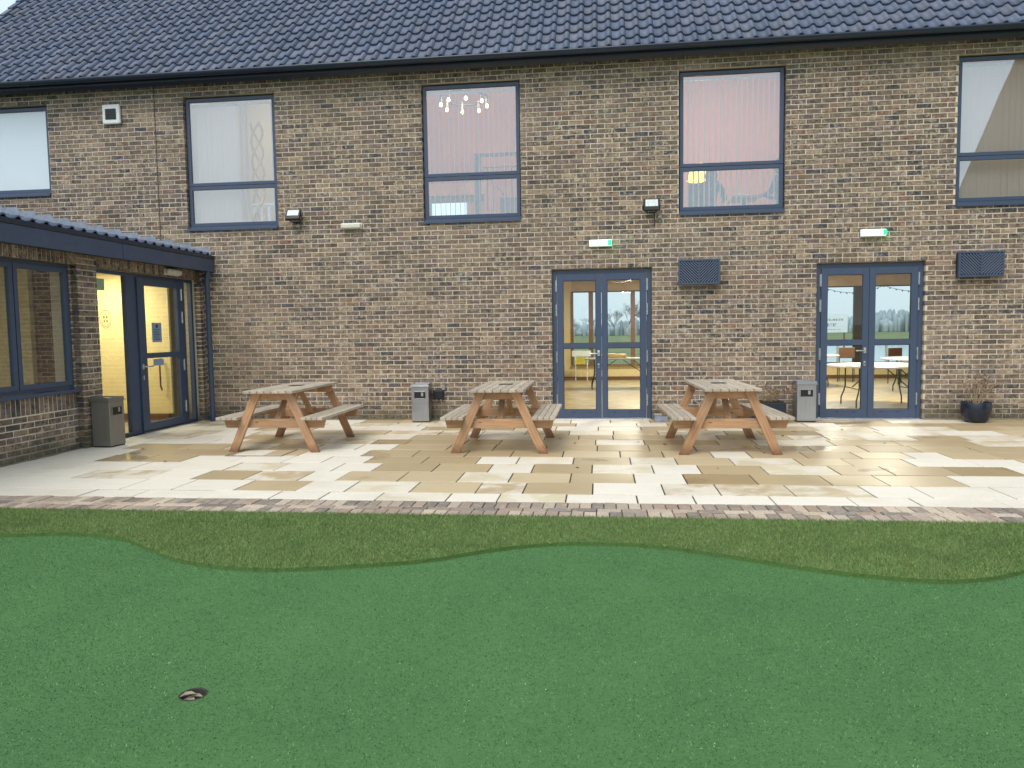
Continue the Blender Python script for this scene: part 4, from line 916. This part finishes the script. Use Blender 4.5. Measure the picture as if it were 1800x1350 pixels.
# table lamp glow and two seated people
tl = empty('table_lamp', (1.85, 2.6, 2.9)); tag(tl, 'yellow glowing lamp behind the left seated person upstairs', 'lamp')
MB().tube([(0, 0, 0), (0, 0, 1.35)], .02, 8).build('lamp_stand', MAT['dpost'], tl); MB().lathe([(.13, 1.62), (.22, 1.32)], n=20).build('lamp_shade', emit('lampshade', (255, 216, 70), 1.6), tl)
lamp('POINT', 'table_lamp_light', (1.85, 2.6, 4.52), 10, (1, .78, .3), .03)
def seated(name, loc, rz, lb, top, lean=.1, s=1., bow=0.):
    r = empty('person', loc, rz); r.scale = (s, s, s); tag(r, lb, 'person')
    J = {'pel': (0, 0, .52), 'wst': (0, .0, .72), 'chs': (0, -lean*.5, .98), 'nck': (0, -lean, 1.16), 'hd0': (0, -lean-.02-bow*.3, 1.24-bow*.4), 'hd1': (0, -lean-.05-bow*.6, 1.36-bow), 'hd2': (0, -lean-.03-bow*.6, 1.44-bow)}
    R_ = {'pel': .17, 'wst': .15, 'chs': .17, 'nck': .07, 'hd0': .075, 'hd1': .1, 'hd2': .075}
    E_ = [('pel', 'wst'), ('wst', 'chs'), ('chs', 'nck'), ('nck', 'hd0'), ('hd0', 'hd1'), ('hd1', 'hd2')]
    for sx, t_ in ((-1, 'l'), (1, 'r')):
        J.update({'sh'+t_: (sx*.19, -lean*.8, 1.08), 'el'+t_: (sx*.27, -lean-.08, .82), 'wr'+t_: (sx*.16, -lean-.3, .80), 'ha'+t_: (sx*.1, -lean-.37, .82), 'hp'+t_: (sx*.11, -.06, .5), 'kn'+t_: (sx*.15, -.48, .5), 'an'+t_: (sx*.14, -.46, .1), 'ft'+t_: (sx*.15, -.6, .04)})
        R_.update({'sh'+t_: .075, 'el'+t_: .055, 'wr'+t_: .035, 'ha'+t_: .035, 'hp'+t_: .11, 'kn'+t_: .075, 'an'+t_: .045, 'ft'+t_: .04})
        E_ += [('chs', 'sh'+t_), ('sh'+t_, 'el'+t_), ('el'+t_, 'wr'+t_), ('wr'+t_, 'ha'+t_), ('pel', 'hp'+t_), ('hp'+t_, 'kn'+t_), ('kn'+t_, 'an'+t_), ('an'+t_, 'ft'+t_)]
    ks = list(J); me = bpy.data.meshes.new('body'); me.from_pydata([J[k] for k in ks], [(ks.index(a), ks.index(b)) for a, b in E_], []); me.materials.append(top)
    o = link(bpy.data.objects.new('body', me), r); o.modifiers.new('skin', 'SKIN'); sv = me.skin_vertices[0].data
    for i, k in enumerate(ks): sv[i].radius = (R_[k], R_[k]*(.75 if k in ('chs', 'wst', 'pel') else 1)); sv[i].use_root = (k == 'pel')
    m_ = o.modifiers.new('smooth', 'SUBSURF'); m_.levels = 1; m_.render_levels = 2
    hm = MB(); hm.lathe([(.001, 1.50), (.06, 1.495), (.10, 1.45), (.118, 1.37), (.11, 1.28), (.095, 1.2)], 0, -lean-.015, 14, a0=math.radians(-30), a1=math.radians(210)); hm.build('hair', MAT['hair'], r, loc=(0, -bow*.6, -bow))
    hm = MB(); hm.lathe([(.001, 1.462), (.055, 1.45), (.086, 1.38), (.084, 1.31), (.05, 1.24), (.001, 1.22)], 0, -lean-.055, 12); hm.tube([(0, -lean-.135, 1.36), (0, -lean-.165, 1.325), (0, -lean-.135, 1.315)], [.008, .014, .01], 6); hm.build('face', MAT['skin'], r, loc=(0, -bow*.6, -bow))
    ch_ = MB().box(-.24, .24, -.2, .24, .42, .47).box(-.24, .24, .22, .27, .47, .95)
    for sx in (-.2, .2):
        for sy_ in (-.16, .22): ch_.box(sx-.02, sx+.02, sy_-.02, sy_+.02, 0, .42)
    c_ = empty('chair', loc, rz); tag(c_, 'dark chair of the '+lb.split(' behind')[0].split(' at the')[0], 'chair'); ch_.build('chair_frame', MAT['dpost'], c_)
    return r
seated('person', (1.80, 1.05, 2.90), math.radians(150), 'person in a dark top bowing over a table behind the upstairs window', MAT['gutter'], .12, .88, .08)
seated('person', (3.02, .95, 2.90), math.radians(-130), 'person in a blue grey top at the right edge of the upstairs window', simple('blue_top', (44, 56, 80), .9), .03, .92, .03)
dt = empty('cafe_table', (2.42, 1.15, 2.9)); tag(dt, 'small table with cups between the two seated people upstairs', 'table')
MB().box(-.22, .22, -.3, .3, .70, .73).build('table_top', MAT['concrete'], dt); MB().tube([(0, 0, 0), (0, 0, .7)], .03, 8).build('pedestal', MAT['dpost'], dt)
for (x, y) in ((-.08, -.1), (.06, .05)):
    tag(MB().lathe([(.03, 3.631), (.04, 3.70), (.036, 3.70), (.001, 3.64)], 2.42+x, 1.15+y, 12).build('cup', MAT['white']), '%s white cup on the small upstairs table' % ('left' if x < 0 else 'right'), 'cup')
# gold ornament and white chair in the left upstairs room
orn = empty('ornament', (-5.98, .75, 2.9)); tag(orn, 'tall twisted gold ornament behind the blind in the second window from the left', 'ornament')
gold = mat_metal('gold', (226, 190, 110), .3)
for ph in (0, 2.1, 4.2): MB().tube([(.10*math.cos(k*.7+ph), .10*math.sin(k*.7+ph), .3+k*.115) for k in range(18)], .018, 6).build('strand', gold, orn)
MB().lathe([(.001, .0), (.16, .0), (.16, .03), (.03, .06), (.03, .35)], n=16).build('base', gold, orn)
wr = empty('white_railing', (-6.1, .7, 2.9)); tag(wr, 'low white railing behind the lower pane of the second window from the left', 'railing')
MB().box(0, .75, 0, .03, .82, .86).build('top_rail', MAT['white'], wr)
for k in range(6): MB().box(.02+k*.135, .07+k*.135, .0, .02, .2, .80).build('picket', MAT['white'], wr)

# ------------------------------------------------------------ fittings on the wall
def floodlight(x, z, lb, tilt, cable):
    r = empty('floodlight', (x, -.01, z)); tag(r, lb, 'floodlight', 'floodlights on the brick wall')
    hd_ = empty('lamp_head', (0, -.11, 0), 0, r); hd_.rotation_euler = (tilt, 0, 0)
    b1 = MB().box(-.125, .125, -.03, .02, -.095, .095).build('housing', MAT['black'], hd_, bevel=.012); MB().box(-.095, .095, -.034, -.0305, -.03, .075).build('lens', MAT['paperw'], hd_)
    MB().tube([(-.13, -.11, 0), (-.13, -.06, -.06), (-.06, 0, -.1), (.06, 0, -.1), (.13, -.06, -.06), (.13, -.11, 0)], .008, 6).build('bracket', MAT['black'], r)
    MB().tube(cable, .006, 6).build('cable', MAT['dpost'], r)
    s_ = cable[-1][0]
    MB().lathe([(.001, -.03), (.03, -.025), (.036, 0), (.03, .022), (.001, .028)], s_+.07, -.045, 12).tube([(s_+.07, -.02, -.03), (s_+.07, -.02, -.08)], .014, 8).build('sensor', MAT['concrete'], r, loc=(0, 0, cable[-1][2]+.12))
    return r
floodlight(-5.0, 3.40, 'black floodlight tilted upward right of the second window from the left', -.5, [(.0, -.02, -.1), (.03, -.01, -.14), (.03, -.01, -.29), (-.02, -.01, -.29)])
floodlight(.795, 3.37, 'black floodlight with a pale lens left of the window with two seated people', -.15, [(.02, -.02, -.1), (.05, -.012, -.13), (.05, -.012, -.3), (.06, -.012, -.3)])
def bulkhead(x0, x1, z0, z1, lb, green, y=-.01, rz=0, loc=(0, 0, 0)):
    r = empty('emergency_light', loc, rz); tag(r, lb, 'light', 'bulkhead lights on the walls')
    MB().box(x0, x1, y-.02, y, z0, z1).build('base', MAT['white'], r, bevel=.006)
    m_ = emit('diffuser_lit', (214, 236, 222), .75) if green else simple('diffuser_off', (206, 204, 190), .35)
    MB().box(x0+.006, x1-.006, y-.085, y-.02, z0+.006, z1-.006).build('diffuser', m_, r, bevel=.022)
    if green: MB().box(x1-.07, x1-.012, y-.0875, y-.03, z0+.014, z1-.014).build('indicator', emit('green_led', (40, 220, 120), 1.3), r, bevel=.01)
    return r
bulkhead(-4.225, -3.875, 3.155, 3.255, 'unlit white bulkhead light left of the window with the chandelier', False)
bulkhead(-.175, .185, 2.76, 2.87, 'lit emergency light with green end above the left double door', True)
bulkhead(3.925, 4.30, 2.80, 2.91, 'lit emergency light with green end above the right double door', True)
bulkhead(-1.13, -.74, 2.40, 2.50, 'unlit bulkhead light above the glass entrance door of the extension', False, -.003, math.radians(90), (XP, 0, 0))
lamp('POINT', 'led_glow', (.21, -.10, 2.79), .10, (.1, 1, .4), .01); lamp('POINT', 'led_glow', (4.325, -.10, 2.83), .08, (.1, 1, .4), .02)
def louvre(x0, x1, z0, z1, lb):
    r = empty('louvre_vent', ((x0+x1)/2, -.012, (z0+z1)/2)); tag(r, lb, 'vent', 'louvred extract vents beside the double doors'); w, h = (x1-x0)/2, (z1-z0)/2
    MB().box(-w, w, -.10, 0, -h, h).build('housing', MAT['frame_dark'], r, bevel=.004)
    rect_frame(MB(), -w-.012, w+.012, -h-.012, h+.012, -.13, -.08, .03).build('rim', MAT['frame'], r, bevel=.004)
    MB().box(-.012, .012, -.135, -.10, -h+.018, h-.018).build('centre_bar', MAT['frame'], r)
    sm = []
    for sgn in (-1, 1):
        k = -h*2-w
        while k < w+h*2:
            # line: z = sgn*(x) + k  clipped to half panel
            pts = []
            xa, xb = (.014, w-.02) if sgn > 0 else (-w+.02, -.014)
            # slats fall away from the middle towards the lower outer corner reversed as a chevron
            f_ = (lambda x_: x_*1.0*sgn+k)
            x_s = np.linspace(xa, xb, 40); ok = [x_ for x_ in x_s if -h+.02 < f_(x_) < h-.02]
            if len(ok) > 2: MB().beam((ok[0], -.118, f_(ok[0])), (ok[-1], -.118, f_(ok[-1])), .013, .024, (0, 1, 0)).build('blade', MAT['vane'], r)
            k += .043
    return r
louvre(1.215, 1.82, 2.14, 2.505, 'dark blue louvred vent right of the left double door'); louvre(5.31, 5.92, 2.165, 2.52, 'dark blue louvred vent right of the right double door')
fn = empty('wall_vent', (-8.165, -.01, 5.19)); tag(fn, 'square white wall vent with a dark grille beside the far left window', 'vent')
MB().box(-.16, .16, -.05, 0, -.165, .165).build('cover', MAT['white'], fn, bevel=.03); MB().box(-.095, .095, -.056, -.0505, -.09, .085).build('grille', MAT['dwall'] if 0 else MAT['tleg'], fn)
for k in range(7): MB().box(-.095, .095, -.064, -.0565, -.08+k*.025, -.072+k*.025).build('louvre', MAT['tleg'], fn)
sk_ = empty('outdoor_socket', (-2.65, -.01, .42)); tag(sk_, 'black outdoor double socket on the wall beside the middle steel bin', 'socket')
MB().box(-.085, .085, -.09, 0, -.07, .08).build('lid', MAT['black'], sk_, bevel=.015); 
for x in (-.035, .035): MB().tube([(x, -.06, -.10), (x, -.06, -.07)], .016, 8).build('gland', MAT['steel'], sk_)
MB().box(.045, .095, -.004, .004, .08, .16).build('conduit', MAT['concrete'], sk_)
# cable clips up by the first window are part of its lamp

# ------------------------------------------------------------ bins
def bin_(loc, rz, lb, mat, slot_side=-1, h=.625):
    r = empty('litter_bin', loc, rz); tag(r, lb, 'litter bin', 'steel litter bins along the walls'); w = .145; d = .14
    b_ = MB().box(-w+.004, w-.004, -d+.004, d-.004, .018, h-.05)
    b_.build('body', mat, r, bevel=.006); MB().box(-w+.012, w-.012, -d+.012, d-.012, .0, .018).build('plinth', MAT['black'], r)
    MB().box(-w-.012, w+.012, -d-.012, d+.012, h-.05, h-.035).build('rim', mat, r, bevel=.003)
    rect_frame(MB(), -w-.006, w+.006, -.0, .018, 0, 1, .01)
    tp = MB().box(-w, w, -d, d, h-.035, h-.018); tp.build('ash_tray', mat, r, bevel=.004)
    tf = MB(); rect_frame(tf, -w, w, h-.018, h, -d, -d+.01, .001)
    MB().box(-w, w, -d, -d+.01, h-.018, h).box(-w, w, d-.01, d, h-.018, h).box(-w, -w+.01, -d+.01, d-.01, h-.018, h).box(w-.01, w, -d+.01, d-.01, h-.018, h).build('tray_rim', mat, r, bevel=.002)
    MB().box(-.09, .09, -d-.002, -d+.02, h-.235, h-.13).build('slot', MAT['black'], r)
    rect_frame(MB(), -.1, .1, h-.245, h-.12, -d-.006, -d+.003, .011).build('slot_trim', mat, r, bevel=.002)
    MB().box(.02, .055, -d-.0035, -d-.002, h-.20, h-.14).build('sticker', MAT['concrete'], r)
    return r
bin_((-2.90, -.20, 0), .03, 'steel litter bin standing against the wall between the left and middle picnic tables', MAT['steel'])
bin_((3.10, -.18, 0), -.02, 'steel litter bin standing right beside the right double door', MAT['steel'])
bin_((-6.53, -2.86, 0), math.radians(86), 'darker steel litter bin standing against the pier of the extension', MAT['dark_steel'], h=.66)

# ------------------------------------------------------------ planters
def petal_head(mb, c, r_, rnd, n=26):
    for k in range(n):
        d = Vector((rnd.gauss(0, 1), rnd.gauss(0, 1), rnd.gauss(0, .8))); d.normalize(); p = c+d*r_*rnd.uniform(.55, 1); s_ = rnd.uniform(.012, .022)
        u = d.orthogonal().normalized()*s_; v = d.cross(u).normalized()*s_
        mb.add([tuple(p-u), tuple(p-v*.8+d*.004), tuple(p+u), tuple(p+v*.8+d*.004)], [(0, 1, 2, 3)])
def plant(root, n, h, spread, z0, seed, dirx=0, heads=9):
    rnd = random.Random(seed); sm_ = MB(); tips = []
    for k in range(n):
        a_ = rnd.uniform(0, 6.28); rr_ = rnd.uniform(0, .11); sp_ = rnd.uniform(.2, 1)*spread; hh = h*rnd.uniform(.5, 1)*(1-.25*sp_/spread)
        p0 = Vector((rr_*math.cos(a_), rr_*math.sin(a_), z0)); p3 = p0+Vector((math.cos(a_)*sp_+dirx, math.sin(a_)*sp_*.6, hh)); p1 = p0.lerp(p3, .35)+Vector((rnd.uniform(-.02, .02), 0, .04)); p2 = p0.lerp(p3, .7)+Vector((rnd.uniform(-.03, .03), 0, .03))
        sm_.tube([p0, p1, p2, p3], [.004, .0035, .003, .002], 5); tips.append(p3)
        for j in range(2): q = p1.lerp(p3, rnd.uniform(.2, .9)); e_ = q+Vector((rnd.uniform(-.06, .06), rnd.uniform(-.05, .05), rnd.uniform(.02, .07))); sm_.tube([q, e_], [.0025, .0015], 4); tips.append(e_)
    sm_.build('stems', MAT['stem'], root); tips.sort(key=lambda p: -p.z-p.x*.6)
    for i in range(heads):
        hb_ = MB(); petal_head(hb_, tips[i*2 % len(tips)], rnd.uniform(.035, .055), rnd, 20); hb_.build('flower_head', MAT['petal'], root, fix=False)
    lt = MB()
    for p in tips[heads*2:]: petal_head(lt, p, .015, rnd, 3)
    lt.build('dry_leaves', MAT['petal'], root, fix=False)
p1 = empty('potted_plant', (5.52, -.30, 0)); p1.scale = (.82, .82, .82); tag(p1, 'dried hydrangea in a round dark blue pot at the right of the right double door', 'plant')
MB().lathe([(.001, 0), (.16, 0), (.195, .04), (.232, .14), (.246, .25), (.244, .36), (.238, .368), (.225, .36), (.222, .30), (.001, .30)], n=36).build('pot', MAT['pot'], p1, fix=True)
MB().lathe([(.001, .305), (.22, .302)], n=24).build('soil', MAT['soil'], p1); plant(p1, 28, .66, .32, .30, 4, .05, 9)
p2 = empty('potted_plant', (2.52, -.42, 0)); tag(p2, 'dry twiggy shrub in a dark square planter behind the right picnic table', 'plant')
MB().box(-.21, .21, -.2, .2, .0, .33).build('pot', MAT['pot'], p2, bevel=.01); MB().box(-.19, .19, -.18, .18, .331, .335).build('soil', MAT['soil'], p2); plant(p2, 40, .26, .34, .33, 8, -.02, 6)
bx_ = empty('bait_box', (.93, -.2, 0)); tag(bx_, 'small grey plastic box at the wall behind the left bench of the right picnic table', 'box')
MB().box(-.1, .1, -.08, .1, 0, .1).build('box_body', MAT['lead'], bx_, bevel=.008); MB().box(-.106, .106, -.086, .106, .1, .115).build('lid', MAT['concrete'], bx_, bevel=.004)

# ------------------------------------------------------------ picnic tables
def picnic_table():
    r = empty('picnic_table')
    w, wt = MAT['wood'], MAT['wood_top']
    nb = 7; bw_ = .64/nb
    for k in range(nb):
        x = -.32+bw_*(k+.5); o = plank('tabletop_board', (x, -.80, .755), (x, .80, .755), bw_-.007, .032, wt, r)
    for s_ in (-1, 1):
        for k in range(4):
            x = s_*(.405+.0695*(k+.5)); plank('seat_board', (x, -.80, .43), (x, .80, .43), .0695-.006, .034, wt, r)
    for sy_ in (-1, 1):
        yl = sy_*.66
        for s_ in (-1, 1):
            # A-frame leg with level cut ends
            xt, xb = s_*.205, s_*.53; wd_ = .055; zt = .738
            mb = MB().prism([(xb-wd_, 0.002), (xb+wd_, 0.002), (xt+wd_, zt), (xt-wd_, zt)], yl-.022, yl+.022)
            o = mb.build('leg', w, r, bevel=.003); uvbox(o, Vector((xt-xb, 0, zt)).normalized())
            for (bx2, bz) in ((s_*.222, .685), (s_*.385, .335)):
                MB().lathe([(.001, -.008), (.009, -.007), (.013, 0)], n=10).build('bolt', MAT['bright'], r, loc=(bx2, yl-.022 if sy_ < 0 else yl+.022, bz)).rotation_euler = (math.radians(-90) if sy_ > 0 else math.radians(90), 0, 0)
        yb_ = yl+(.045 if sy_ < 0 else -.045)
        mb = MB().prism([(-.66, .412), (.66, .412), (.63, .30), (-.63, .30)], yb_-.02, yb_+.02); uvbox(mb.build('seat_bearer', w, r, bevel=.003), Vector((1, 0, 0)))
        mb = MB().prism([(-.305, .738), (.305, .738), (.27, .645), (-.27, .645)], yb_-.02, yb_+.02); uvbox(mb.build('top_bearer', w, r, bevel=.003), Vector((1, 0, 0)))
        plank('brace', (0, yb_+(-sy_)*.04, .36), (0, sy_*.16, .735), .07, .035, w, r, (0, 1, 0))
    plank('centre_batten', (-.3, 0, .722), (.3, 0, .722), .09, .03, w, r)
    for s_ in (-1, 1): plank('seat_batten', (s_*.41, 0, .398), (s_*.67, 0, .398), .07, .028, w, r)
    MB().box(-.09, .09, .02, .16, .772, .777).build('parasol_plate', MAT['tleg'], r, bevel=.002)
    return r
def uvbox(o, d):
    me = o.data; uv = me.uv_layers.new(name='UVMap'); off = random.random()*30; x = d.cross(Vector((0, 1, 0)))
    for p in me.polygons:
        for li in p.loop_indices:
            co = me.vertices[me.loops[li].vertex_index].co; uv.data[li].uv = (co.dot(d)+off, co.dot(x)+co.y+off)
pt = picnic_table()
spots = [(-4.03, -2.63, .00, 'weathered wooden picnic table nearest the glass entrance at the left'), (-1.215, -2.65, .00, 'wooden picnic table in the middle, in front of the left double door'), (1.45, -2.66, .035, 'wooden picnic table at the right, between the two double doors')]
for i, (x, y, rz, lb) in enumerate(spots):
    o = pt if i == 0 else copy_tree(pt)
    o.location = (x, y, 0); o.rotation_euler = (0, 0, rz); tag(o, lb, 'picnic table', 'picnic tables on the patio')

# fallen leaves on the slabs
random.seed(31)
lv = MB(); 
for sg in (-1, 1): lv.add([(-.02, 0, .002), (-.006, .011*sg, .009), (.009, .009*sg, .008), (.022, 0, .004)], [(0, 1, 2, 3)])
lme = lv.mesh('fallen_leaf', MAT['leaf'])
for (px, py) in ((578, 774), (700, 745), (842, 775), (985, 772), (1011, 780), (1050, 787), (1122, 778), (1168, 782), (1262, 824), (1343, 797), (1290, 772), (1375, 767), (1413, 786), (1015, 823), (290, 812), (330, 790), (252, 790), (464, 745), (1480, 756), (1555, 780), (1640, 770), (1705, 790)):
    d = fw*FPX+rr*(px-900)-uu*(py-675); q = CAM+d*(-CAMH/d.z)
    o = bpy.data.objects.new('fallen_leaf', lme); link(o); o.location = (q.x, q.y, .003); o.rotation_euler = (0, 0, random.uniform(0, 6)); s_ = random.uniform(.7, 1.5); o.scale = (s_, s_, s_)
    tag(o, 'small brown fallen leaf lying on the wet patio slabs', 'leaf', 'fallen leaves on the patio')

# gabled barn behind the camera, mirrored in the right upper window
gb_ = empty('gabled_building', (24, -22, 0), math.radians(35)); tag(gb_, 'pale gabled building reflected in the rightmost upper window', 'building')
MB().prism([(-11.2, 0), (11, 0), (11, 5), (0, 30), (-10.5, 2.1)], -8, 0).build('wall', MAT['dwall'], gb_)
